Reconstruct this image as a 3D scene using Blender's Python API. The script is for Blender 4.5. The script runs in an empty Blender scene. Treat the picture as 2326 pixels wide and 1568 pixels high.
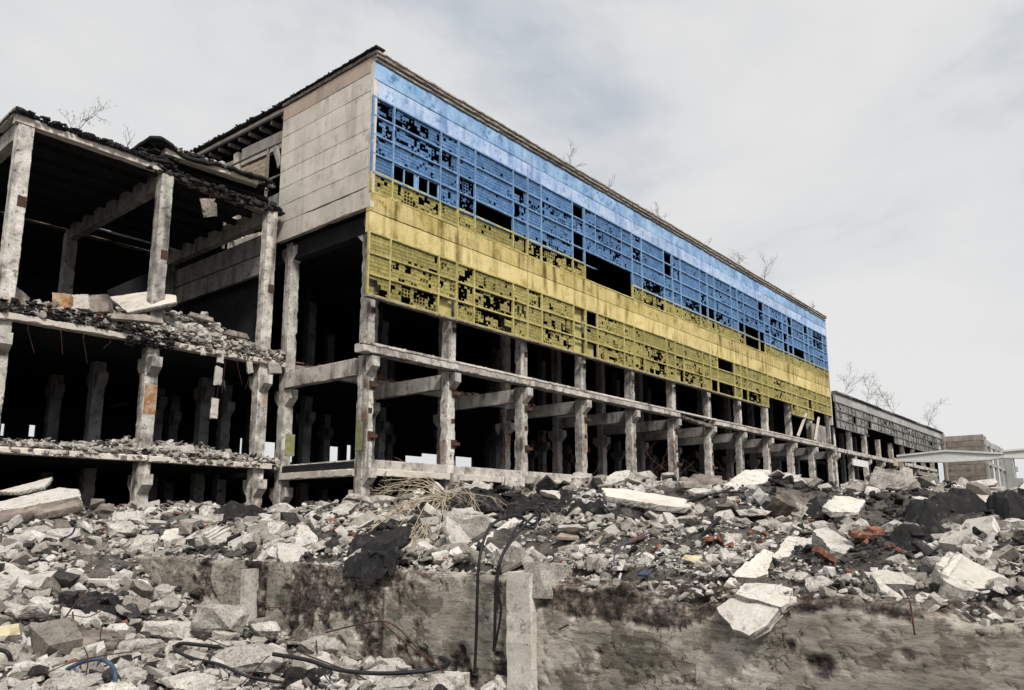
import bpy, math, random
import numpy as np
from mathutils import Vector, Matrix, noise as mn
random.seed(7); np.random.seed(7)
R = math.radians
scene = bpy.context.scene
col = scene.collection

# ------------------------------------------------------------------ camera
# image reference frame 2326 x 1568; world: X along the long facade, Y into the building, Z up, origin at the eye
FL, CX, CY = 1754.18, 1163.0, 871.0
AX = Vector((0.64281546, -0.13372282, -0.7542589))
BX = Vector((-0.76602107, -0.11221505, -0.6329451))
ZX = AX.cross(BX); AX.normalize(); BX.normalize(); ZX.normalize()
cam = bpy.data.cameras.new('camera'); camo = bpy.data.objects.new('camera', cam); col.objects.link(camo)
rot = Matrix(((AX[0], AX[1], AX[2]), (BX[0], BX[1], BX[2]), (ZX[0], ZX[1], ZX[2])))
camo.matrix_world = rot.to_4x4()
cam.sensor_width = 36.0; cam.lens = FL/2326*36; cam.shift_y = (CY-784)/2326
cam.clip_start = 0.05; cam.clip_end = 3000
scene.camera = camo

# ------------------------------------------------------------------ world, sun, exposure
SUN_EL, SUN_DIR = R(47), Vector((-0.42, -0.78, 0))
world = bpy.data.worlds.new('World'); scene.world = world; world.use_nodes = True
nt = world.node_tree; nt.nodes.clear()
N = nt.nodes.new; L = nt.links.new
out = N('ShaderNodeOutputWorld')
sky = N('ShaderNodeTexSky'); sky.sky_type = 'NISHITA'; sky.sun_disc = False
sky.sun_elevation = SUN_EL; sky.sun_rotation = math.atan2(SUN_DIR.x, SUN_DIR.y)
bg1 = N('ShaderNodeBackground'); bg1.inputs[1].default_value = 0.05; L(sky.outputs[0], bg1.inputs[0])
tc = N('ShaderNodeTexCoord')
mp = N('ShaderNodeMapping'); mp.inputs['Scale'].default_value = (1.0, 1.0, 2.2); L(tc.outputs['Generated'], mp.inputs[0])
n1 = N('ShaderNodeTexNoise'); n1.inputs['Scale'].default_value = 2.1; n1.inputs['Detail'].default_value = 6; n1.inputs['Roughness'].default_value = 0.55
n1.inputs['Distortion'].default_value = 0.3
L(mp.outputs[0], n1.inputs['Vector'])
cr = N('ShaderNodeValToRGB'); e = cr.color_ramp.elements
e[0].position = 0.34; e[0].color = (0.36, 0.395, 0.43, 1)
e[1].position = 0.60; e[1].color = (0.555, 0.55, 0.545, 1)
m_ = e.new(0.47); m_.color = (0.505, 0.508, 0.512, 1)
L(n1.outputs[0], cr.inputs[0])
bg2 = N('ShaderNodeBackground'); bg2.inputs[1].default_value = 0.93; L(cr.outputs[0], bg2.inputs[0])
mx = N('ShaderNodeMixShader'); mx.inputs[0].default_value = 0.93
L(bg1.outputs[0], mx.inputs[1]); L(bg2.outputs[0], mx.inputs[2]); L(mx.outputs[0], out.inputs[0])

sl = bpy.data.lights.new('sun', 'SUN'); sl.energy = 2.4; sl.angle = R(11); sl.color = (1.0, 0.95, 0.88)
so = bpy.data.objects.new('sun', sl); col.objects.link(so)
d = Vector((SUN_DIR.x, SUN_DIR.y, 0)).normalized()*math.cos(SUN_EL) + Vector((0, 0, math.sin(SUN_EL)))
so.rotation_euler = d.to_track_quat('Z', 'Y').to_euler(); so.location = (0, -20, 60)
vs = scene.view_settings; vs.view_transform = 'Standard'; vs.look = 'None'; vs.gamma = 1; vs.use_curve_mapping = False
vs.exposure = 0.70
scene.cycles.max_bounces = 6; scene.cycles.diffuse_bounces = 1; scene.cycles.glossy_bounces = 2
scene.cycles.use_denoising = True

# ------------------------------------------------------------------ pixel to world helpers
def ray(x, y):
    v = Vector((x-CX, -(y-CY), -FL)); return Vector((v.dot(AX), v.dot(BX), v.dot(ZX)))
def onX(x, y, X): r = ray(x, y); return r*(X/r.x)
def onY(x, y, Y): r = ray(x, y); return r*(Y/r.y)
def atD(x, y, D): return ray(x, y)*(D/FL)
def fwd(p): return -(rot.transposed() @ Vector(p)).z

# ------------------------------------------------------------------ materials
def mat(name, c1, c2, c3=None, scale=1.2, streak=0.0, streakcol=(0.05, 0.04, 0.035), fine=14, finec=0.35, bump=0.4,
        rough=0.92, rnd=0.12, rust=0.0, rustcol=(0.22, 0.09, 0.03), bumpscale=18, crack=0.0, island=0.0, pits=0.0, objrnd=True, dist=0.02):
    m = bpy.data.materials.new(name); m.use_nodes = True; t = m.node_tree; t.nodes.clear()
    N = t.nodes.new; L = t.links.new
    o = N('ShaderNodeOutputMaterial'); b = N('ShaderNodeBsdfPrincipled'); L(b.outputs[0], o.inputs[0])
    b.inputs['Roughness'].default_value = rough; b.inputs['Specular IOR Level'].default_value = 0.25
    g = N('ShaderNodeNewGeometry'); oi = N('ShaderNodeObjectInfo')
    a = N('ShaderNodeVectorMath'); a.operation = 'SCALE'; cmb = N('ShaderNodeCombineXYZ')
    ad = N('ShaderNodeVectorMath'); ad.operation = 'ADD'
    if objrnd:
        mu = N('ShaderNodeMath'); mu.operation = 'MULTIPLY'; mu.inputs[1].default_value = 13.7; L(oi.outputs['Random'], mu.inputs[0])
        L(mu.outputs[0], cmb.inputs[0]); L(mu.outputs[0], cmb.inputs[1])
    L(g.outputs['Position'], ad.inputs[0]); L(cmb.outputs[0], ad.inputs[1])
    P = ad.outputs[0]
    def noise(sc, det=6, vec=P, ro=0.6, mapscale=None):
        n = N('ShaderNodeTexNoise'); n.inputs['Scale'].default_value = sc; n.inputs['Detail'].default_value = det; n.inputs['Roughness'].default_value = ro
        if mapscale:
            mp = N('ShaderNodeMapping'); mp.inputs['Scale'].default_value = mapscale; L(vec, mp.inputs[0]); L(mp.outputs[0], n.inputs['Vector'])
        else: L(vec, n.inputs['Vector'])
        return n.outputs[0]
    def ramp(src, p0, p1, v0=0.0, v1=1.0):
        r = N('ShaderNodeMapRange'); r.inputs[1].default_value = p0; r.inputs[2].default_value = p1
        r.inputs[3].default_value = v0; r.inputs[4].default_value = v1; L(src, r.inputs[0]); return r.outputs[0]
    def mix(f, a_, b_, mode='MIX'):
        x = N('ShaderNodeMix'); x.data_type = 'RGBA'; x.blend_type = mode
        if isinstance(f, float): x.inputs[0].default_value = f
        else: L(f, x.inputs[0])
        for k, v in ((6, a_), (7, b_)):
            if isinstance(v, tuple): x.inputs[k].default_value = (*v, 1)
            else: L(v, x.inputs[k])
        return x.outputs[2]
    base = noise(scale, 7)
    c = mix(ramp(base, 0.38, 0.62), c1, c2)
    if c3: c = mix(ramp(noise(scale*2.3, 8, ro=0.7), 0.54, 0.66), c, c3)
    if finec:
        f = noise(fine, 5, ro=0.7)
        sc = N('ShaderNodeMix'); sc.data_type = 'RGBA'; sc.blend_type = 'MULTIPLY'; sc.inputs[0].default_value = 1.0
        gr = N('ShaderNodeCombineColor'); v = ramp(f, 0.3, 0.7, 1-finec, 1+finec*0.6)
        for k in range(3): L(v, gr.inputs[k])
        L(c, sc.inputs[6]); L(gr.outputs[0], sc.inputs[7]); c = sc.outputs[2]
    if streak:
        s = noise(1.0, 5, mapscale=(1.9, 1.9, 0.20)); s2 = noise(0.45, 3)
        mm = N('ShaderNodeMath'); mm.operation = 'MULTIPLY'; L(ramp(s, 0.47, 0.64), mm.inputs[0]); L(ramp(s2, 0.38, 0.58), mm.inputs[1])
        ms = N('ShaderNodeMath'); ms.operation = 'MULTIPLY'; L(mm.outputs[0], ms.inputs[0]); ms.inputs[1].default_value = streak
        c = mix(ms.outputs[0], c, streakcol)
    if rust:
        s = noise(0.9, 4, mapscale=(1, 1, 0.5)); c = mix(ramp(s, 0.70-rust, 0.80-rust*0.6), c, rustcol)
    if pits:
        vo = N('ShaderNodeTexVoronoi'); vo.inputs['Scale'].default_value = 9; L(P, vo.inputs['Vector'])
        c = mix(ramp(vo.outputs['Distance'], pits, pits*0.5), c, (0.03, 0.028, 0.026))
    if crack:
        vo = N('ShaderNodeTexVoronoi'); vo.feature = 'DISTANCE_TO_EDGE'; vo.inputs['Scale'].default_value = 1.3
        wv = N('ShaderNodeVectorMath'); wv.operation = 'ADD'; nn = N('ShaderNodeTexNoise'); nn.inputs['Scale'].default_value = 4; L(P, nn.inputs['Vector'])
        L(P, wv.inputs[0]); L(nn.outputs['Color'], wv.inputs[1]); L(wv.outputs[0], vo.inputs['Vector'])
        c = mix(ramp(vo.outputs['Distance'], 0.0, crack, 0.8, 0.0), c, (0.03, 0.027, 0.025))
    if rnd:
        h = N('ShaderNodeHueSaturation'); L(c, h.inputs['Color']); L(ramp(oi.outputs['Random'], 0, 1, 1-rnd, 1+rnd), h.inputs['Value']); c = h.outputs[0]
    if island:
        h = N('ShaderNodeHueSaturation'); L(c, h.inputs['Color']); pw_ = N('ShaderNodeMath'); pw_.operation = 'POWER'; L(g.outputs['Random Per Island'], pw_.inputs[0]); pw_.inputs[1].default_value = 0.8
        L(ramp(pw_.outputs[0], 0, 1, 1-island, 1.12), h.inputs['Value']); L(ramp(g.outputs['Random Per Island'], 0, 1, 1.5, 0.6), h.inputs['Saturation']); c = h.outputs[0]
    L(c, b.inputs['Base Color'])
    if bump:
        bp = N('ShaderNodeBump'); bp.inputs['Strength'].default_value = bump; bp.inputs['Distance'].default_value = dist
        L(noise(bumpscale, 6, ro=0.7), bp.inputs['Height']); L(bp.outputs[0], b.inputs['Normal'])
    return m

M = {}
M['concrete'] = mat('weathered_concrete', (0.58, 0.545, 0.495), (0.41, 0.38, 0.345), (0.20, 0.18, 0.16), scale=0.9, streak=0.75, rust=0.06, pits=0.03)
M['column'] = mat('column_concrete', (0.66, 0.625, 0.57), (0.38, 0.355, 0.325), (0.10, 0.09, 0.08), scale=1.8, streak=0.95, rust=0.10, pits=0.04, rnd=0.2)
M['panel'] = mat('end_wall_concrete', (0.68, 0.62, 0.55), (0.57, 0.52, 0.46), (0.44, 0.40, 0.35), scale=0.5, streak=0.40, streakcol=(0.16, 0.14, 0.12), finec=0.14, bump=0.15, rnd=0.08, pits=0.03, objrnd=False)
M['panel_warm'] = mat('stained_end_wall_concrete', (0.44, 0.34, 0.27), (0.46, 0.37, 0.30), (0.34, 0.32, 0.31), scale=0.4, streak=0.4, streakcol=(0.16, 0.15, 0.14), finec=0.14, bump=0.15, rnd=0.03)
M['blue'] = mat('blue_painted_panel', (0.20, 0.35, 0.57), (0.36, 0.53, 0.73), (0.10, 0.20, 0.38), scale=0.7, streak=0.55, streakcol=(0.07, 0.14, 0.36), finec=0.22, bump=0.2, rnd=0.08, objrnd=False)
M['blue2'] = mat('pale_blue_painted_panel', (0.50, 0.61, 0.78), (0.33, 0.46, 0.69), (0.17, 0.27, 0.48), scale=0.9, streak=0.7, streakcol=(0.10, 0.18, 0.38), finec=0.25, bump=0.2, rnd=0.08, objrnd=False)
M['blueglass'] = mat('blue_glass_block', (0.075, 0.17, 0.34), (0.12, 0.24, 0.44), (0.04, 0.10, 0.22), scale=1.5, finec=0.35, fine=6, bump=0.1, rough=0.55, rnd=0.15)
M['blueframe'] = mat('blue_painted_frame', (0.24, 0.40, 0.62), (0.16, 0.29, 0.50), (0.36, 0.52, 0.72), scale=2, streak=0.3, streakcol=(0.05, 0.08, 0.2), bump=0.1)
M['yellow'] = mat('yellow_painted_panel', (0.70, 0.58, 0.28), (0.62, 0.505, 0.215), (0.46, 0.35, 0.12), scale=0.6, streak=0.9, streakcol=(0.15, 0.115, 0.02), finec=0.18, bump=0.2, rnd=0.07, objrnd=False)
M['yellowst'] = mat('stained_yellow_panel', (0.58, 0.475, 0.215), (0.47, 0.375, 0.14), (0.25, 0.195, 0.05), scale=0.8, streak=1.0, streakcol=(0.085, 0.068, 0.012), finec=0.25, bump=0.2, rnd=0.08, objrnd=False)
M['yellowglass'] = mat('yellow_glass_block', (0.29, 0.25, 0.085), (0.38, 0.33, 0.12), (0.17, 0.145, 0.035), scale=1.5, finec=0.35, fine=6, bump=0.1, rough=0.55, rnd=0.15)
M['yellowframe'] = mat('yellow_painted_frame', (0.55, 0.49, 0.20), (0.38, 0.32, 0.11), (0.64, 0.57, 0.28), scale=2, streak=0.3, streakcol=(0.12, 0.09, 0.02), bump=0.1)
M['greyglass'] = mat('grey_glass_block', (0.36, 0.36, 0.345), (0.22, 0.225, 0.22), (0.52, 0.52, 0.49), scale=1.5, finec=0.4, fine=6, bump=0.1, rough=0.5, rnd=0.2)
M['greyframe'] = mat('grey_steel_frame', (0.20, 0.195, 0.185), (0.11, 0.105, 0.10), (0.32, 0.31, 0.29), scale=2, bump=0.1)
M['dark'] = mat('shade_dark_concrete', (0.022, 0.022, 0.024), (0.012, 0.012, 0.014), scale=0.8, finec=0.3, rnd=0.1)  # near black colour stands in for the deep shade indoors
M['shadebeam'] = mat('shaded_grimy_concrete', (0.36, 0.34, 0.32), (0.24, 0.225, 0.21), (0.12, 0.115, 0.11), scale=1.0, streak=0.7, pits=0.03, rnd=0.1)  # darker copy of the concrete: shade put into the colour, with some grime
M['inner'] = mat('interior_column_concrete', (0.30, 0.29, 0.285), (0.18, 0.175, 0.175), (0.08, 0.08, 0.08), scale=1.0, streak=0.5, rnd=0.15)  # column concrete darkened to imitate the shade inside
M['gapdirt'] = mat('gap_shade_dirt', (0.05, 0.044, 0.040), (0.15, 0.135, 0.12), (0.014, 0.013, 0.012), scale=2.5, fine=30, finec=0.6, bump=1.0, bumpscale=14, dist=0.05, rnd=0)  # dirt coloured extra dark so the gaps between stones look shaded
M['chunk'] = mat('broken_concrete', (0.56, 0.53, 0.48), (0.39, 0.362, 0.325), (0.14, 0.13, 0.118), scale=4.5, fine=34, finec=0.5, bump=0.9, bumpscale=34, rnd=0.22, pits=0.06)
M['rubble'] = mat('small_broken_concrete', (0.60, 0.565, 0.51), (0.42, 0.39, 0.35), (0.13, 0.12, 0.11), scale=5, fine=40, finec=0.5, bump=0.35, bumpscale=40, dist=0.01, rnd=0, island=0.72)
M['darkrubble'] = mat('soot_shade_rubble', (0.022, 0.021, 0.021), (0.045, 0.042, 0.04), (0.11, 0.10, 0.095), scale=5, fine=30, finec=0.4, bump=0.3, rnd=0, island=0.5)
M['slab'] = mat('slab_concrete', (0.58, 0.55, 0.50), (0.47, 0.44, 0.395), (0.29, 0.265, 0.235), scale=2.2, fine=30, finec=0.22, bump=0.4, bumpscale=22, rnd=0.14, crack=0.012)
M['browned'] = mat('soot_stained_slab', (0.30, 0.25, 0.21), (0.09, 0.075, 0.065), (0.04, 0.035, 0.03), scale=1.4, fine=30, finec=0.25, bump=0.4, rnd=0.1)
M['cream'] = mat('cream_painted_block', (0.62, 0.56, 0.38), (0.52, 0.46, 0.30), (0.36, 0.30, 0.18), scale=1.5, finec=0.15, bump=0.3)
M['brick'] = mat('red_brick', (0.25, 0.085, 0.042), (0.15, 0.07, 0.05), (0.40, 0.31, 0.25), scale=9, fine=40, finec=0.35, bump=0.5, rnd=0.3)
M['oldbrick'] = mat('dusty_brick', (0.42, 0.35, 0.27), (0.34, 0.27, 0.20), (0.22, 0.16, 0.11), scale=3, finec=0.3, bump=0.3, rnd=0.15)
M['redwallbrick'] = mat('dark_red_brick', (0.22, 0.09, 0.06), (0.14, 0.07, 0.05), (0.30, 0.22, 0.18), scale=3, finec=0.3, bump=0.3, rnd=0.2)
M['tar'] = mat('roofing_felt', (0.010, 0.010, 0.011), (0.020, 0.019, 0.019), (0.055, 0.052, 0.05), scale=2.5, fine=30, finec=0.4, bump=0.8, bumpscale=12, dist=0.04, rough=0.75)
M['roofedge'] = mat('crumbling_roof_edge', (0.30, 0.26, 0.225), (0.15, 0.13, 0.115), (0.06, 0.055, 0.05), scale=2.2, fine=18, finec=0.4, bump=0.6, rnd=0.2)
M['cope'] = mat('coping_masonry', (0.40, 0.35, 0.30), (0.27, 0.235, 0.20), (0.14, 0.12, 0.10), scale=2.6, fine=14, finec=0.4, bump=0.6, rnd=0.25)
M['rust'] = mat('rusty_steel', (0.09, 0.045, 0.03), (0.045, 0.03, 0.026), (0.15, 0.06, 0.025), scale=5, finec=0.3, rough=0.8)
M['cable'] = mat('black_cable', (0.012, 0.012, 0.013), (0.02, 0.02, 0.022), scale=6, finec=0.2, bump=0.2, rough=0.5, rnd=0)
M['bluecable'] = mat('blue_cable', (0.035, 0.055, 0.10), (0.07, 0.11, 0.20), scale=8, finec=0.3, bump=0.3, rough=0.55, rnd=0)
M['violet'] = mat('violet_wire', (0.10, 0.09, 0.17), (0.07, 0.06, 0.12), scale=8, rough=0.6, rnd=0)
M['twig'] = mat('dry_twigs', (0.50, 0.42, 0.31), (0.34, 0.28, 0.20), scale=6, finec=0.3, rnd=0.1)
M['bark'] = mat('shrub_bark', (0.10, 0.085, 0.07), (0.16, 0.14, 0.12), scale=6, finec=0.2, rnd=0.1)
M['leaf'] = mat('shrub_leaves', (0.10, 0.11, 0.05), (0.07, 0.085, 0.04), scale=3, finec=0.2, rnd=0.2, bump=0)
M['wood'] = mat('weathered_plank', (0.34, 0.28, 0.22), (0.22, 0.18, 0.15), scale=4, finec=0.3, rnd=0.2)
M['brown'] = mat('brown_stained_panel', (0.36, 0.315, 0.27), (0.25, 0.215, 0.185), (0.12, 0.10, 0.085), scale=0.5, streak=0.5, streakcol=(0.08, 0.055, 0.04), finec=0.2, bump=0.2, rnd=0.16)
M['white'] = mat('pale_precast', (0.70, 0.71, 0.69), (0.64, 0.65, 0.63), (0.56, 0.56, 0.54), scale=0.8, finec=0.08, bump=0.1, rnd=0.03)
M['pale'] = mat('pale_far_concrete', (0.42, 0.42, 0.41), (0.34, 0.34, 0.33), (0.25, 0.25, 0.25), scale=0.5, finec=0.15, bump=0.1, rnd=0.1)
M['red'] = mat('red_cloth', (0.33, 0.025, 0.03), (0.22, 0.02, 0.02), scale=2, finec=0.15, bump=0.1)
M['mossy'] = mat('green_paint_remains', (0.20, 0.21, 0.07), (0.30, 0.29, 0.19), (0.14, 0.13, 0.08), scale=2.5, finec=0.3)
M['rustpatch'] = mat('rust_stained_plaster', (0.30, 0.14, 0.05), (0.42, 0.33, 0.24), (0.13, 0.06, 0.03), scale=4, finec=0.4)
M['ground'] = mat('bare_earth', (0.13, 0.115, 0.10), (0.09, 0.08, 0.07), scale=0.3, finec=0.3, bump=0.5, rnd=0)

# ------------------------------------------------------------------ builders
def tag(o, label=None, cat=None, group=None, kind=None):
    if label: o['label'] = label
    if cat: o['category'] = cat
    if group: o['group'] = group
    if kind: o['kind'] = kind
    return o
def empty(name, loc, label, cat, group=None):
    o = bpy.data.objects.new(name, None); col.objects.link(o); o.location = loc
    o.empty_display_size = 0.5
    return tag(o, label, cat, group)
class MB:
    def __init__(s): s.v = []; s.f = []; s.mi = []
    def add(s, vs, fs, mi=0):
        n = len(s.v); s.v += [tuple(p) for p in vs]; s.f += [tuple(n+i for i in f) for f in fs]; s.mi += [mi]*len(fs); return s
    def box(s, x0, x1, y0, y1, z0, z1, mi=0):
        v = [(x0, y0, z0), (x1, y0, z0), (x1, y1, z0), (x0, y1, z0), (x0, y0, z1), (x1, y0, z1), (x1, y1, z1), (x0, y1, z1)]
        return s.add(v, [(0, 3, 2, 1), (4, 5, 6, 7), (0, 1, 5, 4), (1, 2, 6, 5), (2, 3, 7, 6), (3, 0, 4, 7)], mi)
    def bar(s, p0, p1, w, h, up=Vector((0, 0, 1)), mi=0):
        p0 = Vector(p0); p1 = Vector(p1); t = (p1-p0).normalized()
        if abs(t.dot(up)) > 0.98: up = Vector((0, 1, 0))
        a = t.cross(up).normalized()*w/2; b = a.cross(t).normalized()*h/2
        v = [p+q for p in (p0, p1) for q in (-a-b, a-b, a+b, -a+b)]
        return s.add(v, [(0, 1, 2, 3), (7, 6, 5, 4), (0, 4, 5, 1), (1, 5, 6, 2), (2, 6, 7, 3), (3, 7, 4, 0)], mi)
    def tube(s, pts, r, n=6, r1=None):
        pts = [Vector(p) for p in pts]; k = len(pts); vs = []; fs = []; up = Vector((0.13, 0.2, 1)).normalized()
        for i, p in enumerate(pts):
            t = (pts[min(i+1, k-1)]-pts[max(i-1, 0)]).normalized()
            a = t.cross(up)
            if a.length < 1e-3: a = t.cross(Vector((1, 0, 0)))
            a.normalize(); b = t.cross(a); rr = r if r1 is None else r+(r1-r)*i/(k-1)
            vs += [p+(a*math.cos(2*math.pi*j/n)+b*math.sin(2*math.pi*j/n))*rr for j in range(n)]
        for i in range(k-1):
            for j in range(n): fs.append((i*n+j, i*n+(j+1) % n, (i+1)*n+(j+1) % n, (i+1)*n+j))
        fs.append(tuple(range(n-1, -1, -1))); fs.append(tuple((k-1)*n+j for j in range(n)))
        return s.add(vs, fs)
    def rbar(s, p0, p1, w, h, step=0.3, chip=0.02, big=0.07, pbig=0.12, up=Vector((0, 0, 1)), rag0=0.0, rag1=0.0, seed=None):
        # a beam or column with chipped, uneven arrises
        rn = random.Random(seed if seed is not None else random.random())
        p0 = Vector(p0); p1 = Vector(p1); ln = (p1-p0).length; t = (p1-p0)/ln
        if abs(t.dot(up)) > 0.95: up = Vector((0, 1, 0))
        a = t.cross(up).normalized(); b = a.cross(t).normalized(); n = max(2, int(ln/step)); vs = []; fs = []
        hold = [0]*4
        for i in range(n+1):
            c = p0+t*(ln*i/n)
            sh = a*rn.uniform(-.006, .006)+b*rn.uniform(-.006, .006)
            for q, (sa, sb) in enumerate(((-1, -1), (1, -1), (1, 1), (-1, 1))):
                if hold[q] > 0: hold[q] -= 1; cc = rn.uniform(0.5, 1)*big
                else:
                    cc = rn.uniform(0.25, 1)*chip
                    if rn.random() < pbig: hold[q] = rn.randint(0, 3); cc = rn.uniform(0.5, 1)*big
                rg = 0
                if i == 0 and rag0: rg = rn.uniform(0, rag0)
                if i == n and rag1: rg = -rn.uniform(0, rag1)
                ca = cc*rn.uniform(0.5, 1.1); cb = cc*rn.uniform(0.5, 1.1)
                u1 = a*(sa*(w/2-ca))+b*(sb*h/2); u2 = a*(sa*w/2)+b*(sb*(h/2-cb))
                if q % 2 == 0: u1, u2 = u2, u1
                vs += [c+sh+u1+t*rg, c+sh+u2+t*rg]
        for i in range(n):
            for j in range(8): fs.append((i*8+j, i*8+(j+1) % 8, (i+1)*8+(j+1) % 8, (i+1)*8+j))
        fs.append((7, 6, 5, 4, 3, 2, 1, 0)); fs.append(tuple(n*8+j for j in range(8)))
        return s.add(vs, fs)
    def build(s, name, m, parent=None, smooth=False, kind=None, label=None):
        me = bpy.data.meshes.new(name); me.from_pydata(s.v, [], s.f)
        for mm in (m if isinstance(m, (list, tuple)) else [m]): me.materials.append(mm)
        if any(s.mi): me.polygons.foreach_set('material_index', s.mi)
        if smooth: me.polygons.foreach_set('use_smooth', [True]*len(me.polygons))
        me.update(); o = bpy.data.objects.new(name, me); col.objects.link(o)
        if parent is not None:
            o.parent = parent; o.matrix_parent_inverse = Matrix.Translation(parent.location).inverted()
        else: recentre(o)
        if kind: o['kind'] = kind
        if label: o['label'] = label
        return o
def recentre(o):
    me = o.data; n = len(me.vertices)
    if not n: return
    a = np.empty(n*3); me.vertices.foreach_get('co', a); a = a.reshape(-1, 3)
    c = (a.min(0)+a.max(0))/2; c[2] = a[:, 2].min(); a -= c
    me.vertices.foreach_set('co', a.ravel()); me.update(); o.location = tuple(c)

# ------------------------------------------------------------------ terrain
def ctl(lst): return [(p.x, p.y, p.z) for p in (atD(*q) for q in lst)]
BACK = ctl([(0, 1140, 24), (200, 1155, 23), (400, 1158, 23), (600, 1158, 23), (800, 1150, 22), (1000, 1130, 20.5), (1150, 1125, 19.5),
            (1350, 1102, 18), (1500, 1108, 17), (1650, 1102, 16.5), (1750, 1110, 16.5), (1900, 1130, 16), (2050, 1118, 15.5), (2170, 1110, 15.5), (2326, 1138, 15), (2500, 1150, 14),
            (600, 1190, 19), (800, 1185, 17.5), (1000, 1180, 16), (1200, 1190, 14.5), (1400, 1195, 13.5), (1700, 1200, 12.5), (2000, 1205, 12), (2250, 1215, 11)])
BACK += [(8.7, y, -0.62) for y in (-5, -2, 0, 2, 4, 6, 8, 10, 12, 14, 16, 17.5)]
BACK += [(11.5, y, -0.30) for y in (0, 3, 6, 9, 12, 15)]
bb = ctl([(0, 1182, 30), (300, 1182, 29), (600, 1182, 28), (900, 1182, 26.5), (1200, 1182, 25), (1500, 1182, 22.5), (1800, 1182, 21), (2100, 1182, 20), (2326, 1182, 19), (2600, 1182, 18)])
BACK += [(x, y, -1.2) for x, y, z in bb] + [(x*1.35, y*1.35, -1.6) for x, y, z in bb] + [(x*2, y*2, -1.6) for x, y, z in bb]
FRONT = ctl([(0, 1568, 9), (300, 1568, 9.6), (600, 1568, 10), (0, 1450, 11.2), (300, 1450, 12), (0, 1350, 13.2), (300, 1350, 14.5), (450, 1400, 13.8), (0, 1250, 16.5),
             (250, 1270, 16.8), (0, 1195, 20), (200, 1190, 20.5), (400, 1345, 15.8), (600, 1428, 13.9), (850, 1500, 12), (1130, 1562, 10.4), (0, 1140, 24), (200, 1155, 23)])
FRONT += [(7, 5, -2.45), (7.6, 2, -2.5), (7.6, -1, -2.5), (4, 4, -2.2), (0, 3, -1.9), (-3, 5, -1.7), (0, 0, -1.65), (5, 0, -2.3), (-6, 14, -1.0), (-6, 22, -0.3), (7.9, 19, -0.6), (4, -4, -2), (-5, -4, -1.6)]
BACK = np.array(BACK); FRONT = np.array(FRONT)
def idw(C, x, y):
    x = np.asarray(x, float); y = np.asarray(y, float)
    d2 = (x[..., None]-C[:, 0])**2+(y[..., None]-C[:, 1])**2+0.4
    w = d2**-1.9; return (w*C[:, 2]).sum(-1)/w.sum(-1)
class VN:
    def __init__(s, seed): s.t = np.random.RandomState(seed).rand(256, 256)
    def __call__(s, x, y):
        xi = np.floor(x).astype(int); yi = np.floor(y).astype(int); fx = x-xi; fy = y-yi
        fx = fx*fx*(3-2*fx); fy = fy*fy*(3-2*fy); t = s.t
        a = t[xi % 256, yi % 256]; b = t[(xi+1) % 256, yi % 256]; c = t[xi % 256, (yi+1) % 256]; e = t[(xi+1) % 256, (yi+1) % 256]
        return (a*(1-fx)+b*fx)*(1-fy)+(c*(1-fx)+e*fx)*fy
vn = VN(3)
def fbm(x, y, o=4):
    r = 0; a = .5
    for k in range(o): r = r+a*(vn(x*2**k+17*k, y*2**k+5*k)-.5); a *= .5
    return r*2
WX0, WX1, WTOP, WEND = 8.0, 8.55, -0.72, 18.2
def height(x, y):
    x = np.asarray(x, float); y = np.asarray(y, float)
    f = idw(FRONT, x, y); b = idw(BACK, x, y)
    t = np.clip((x-(WX0+0.12))/0.3, 0, 1)
    # the wall hides the step; where the wall ends the two fields run together
    g = np.clip((y-15.5)/3.5, 0, 1); t2 = np.clip((x-6.5)/4.0, 0, 1); t = t*(1-g)+t2*g
    z = f*(1-t)+b*t
    r = np.hypot(x, y); far = np.clip((r-45)/20, 0, 1)
    lo = np.clip((r-24)/10, 0, 1)
    amp = (0.28+0.16*np.clip((7.4-x)/2, 0, 1))*(1-lo)+0.1*lo
    z = z+amp*fbm(x*0.8, y*0.8)*np.clip(np.abs(x-8.3)/1.2, 0.2, 1)+0.10*(1-lo)*fbm(x*3, y*3)*np.clip(np.abs(x-8.3)/1.2, 0.2, 1)
    return z*(1-far)+(-1.6)*far
def hz(x, y): return float(height(np.array([x]), np.array([y]))[0])
def hit(x, y, d0=5.0, d1=34.0, strict=False):
    r = ray(x, y)/FL
    ds = np.arange(d0, d1, 0.08); z = height(r.x*ds, r.y*ds)
    k = np.nonzero(z > r.z*ds)[0]
    if len(k) == 0 and strict: return None
    if len(k) == 0:
        gap = r.z*ds-z; j = int(np.argmin(gap[ds < 24])) ; return float(ds[j])
    return float(ds[k[0]])
ds_ = lambda a, b, s: list(np.arange(a, b, s))
xs = np.array([-700, -300, -120, -60, -30] + ds_(-14, 8.0, 0.16) + ds_(8.0, 8.6, 0.1) + ds_(8.6, 22, 0.13) + ds_(22, 34, 0.5) + [36, 40, 50, 70, 100, 160, 260, 400, 800])
ys = np.array([-700, -300, -120, -60, -30, -15] + ds_(-8, 24, 0.14) + ds_(24, 36, 0.4) + [38, 42, 50, 70, 100, 160, 260, 400, 800])
gx, gy = np.meshgrid(xs, ys, indexing='ij'); gz = height(gx.ravel(), gy.ravel()).reshape(gx.shape)
def gridmesh(name, gx, gy, gz, m):
    ni, nj = gx.shape; v = np.stack([gx, gy, gz], -1).reshape(-1, 3)
    i, j = np.meshgrid(np.arange(ni-1), np.arange(nj-1), indexing='ij'); a = (i*nj+j).ravel()
    f = np.stack([a, a+nj, a+nj+1, a+1], -1)
    return npmesh(name, v, f, m)
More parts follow.
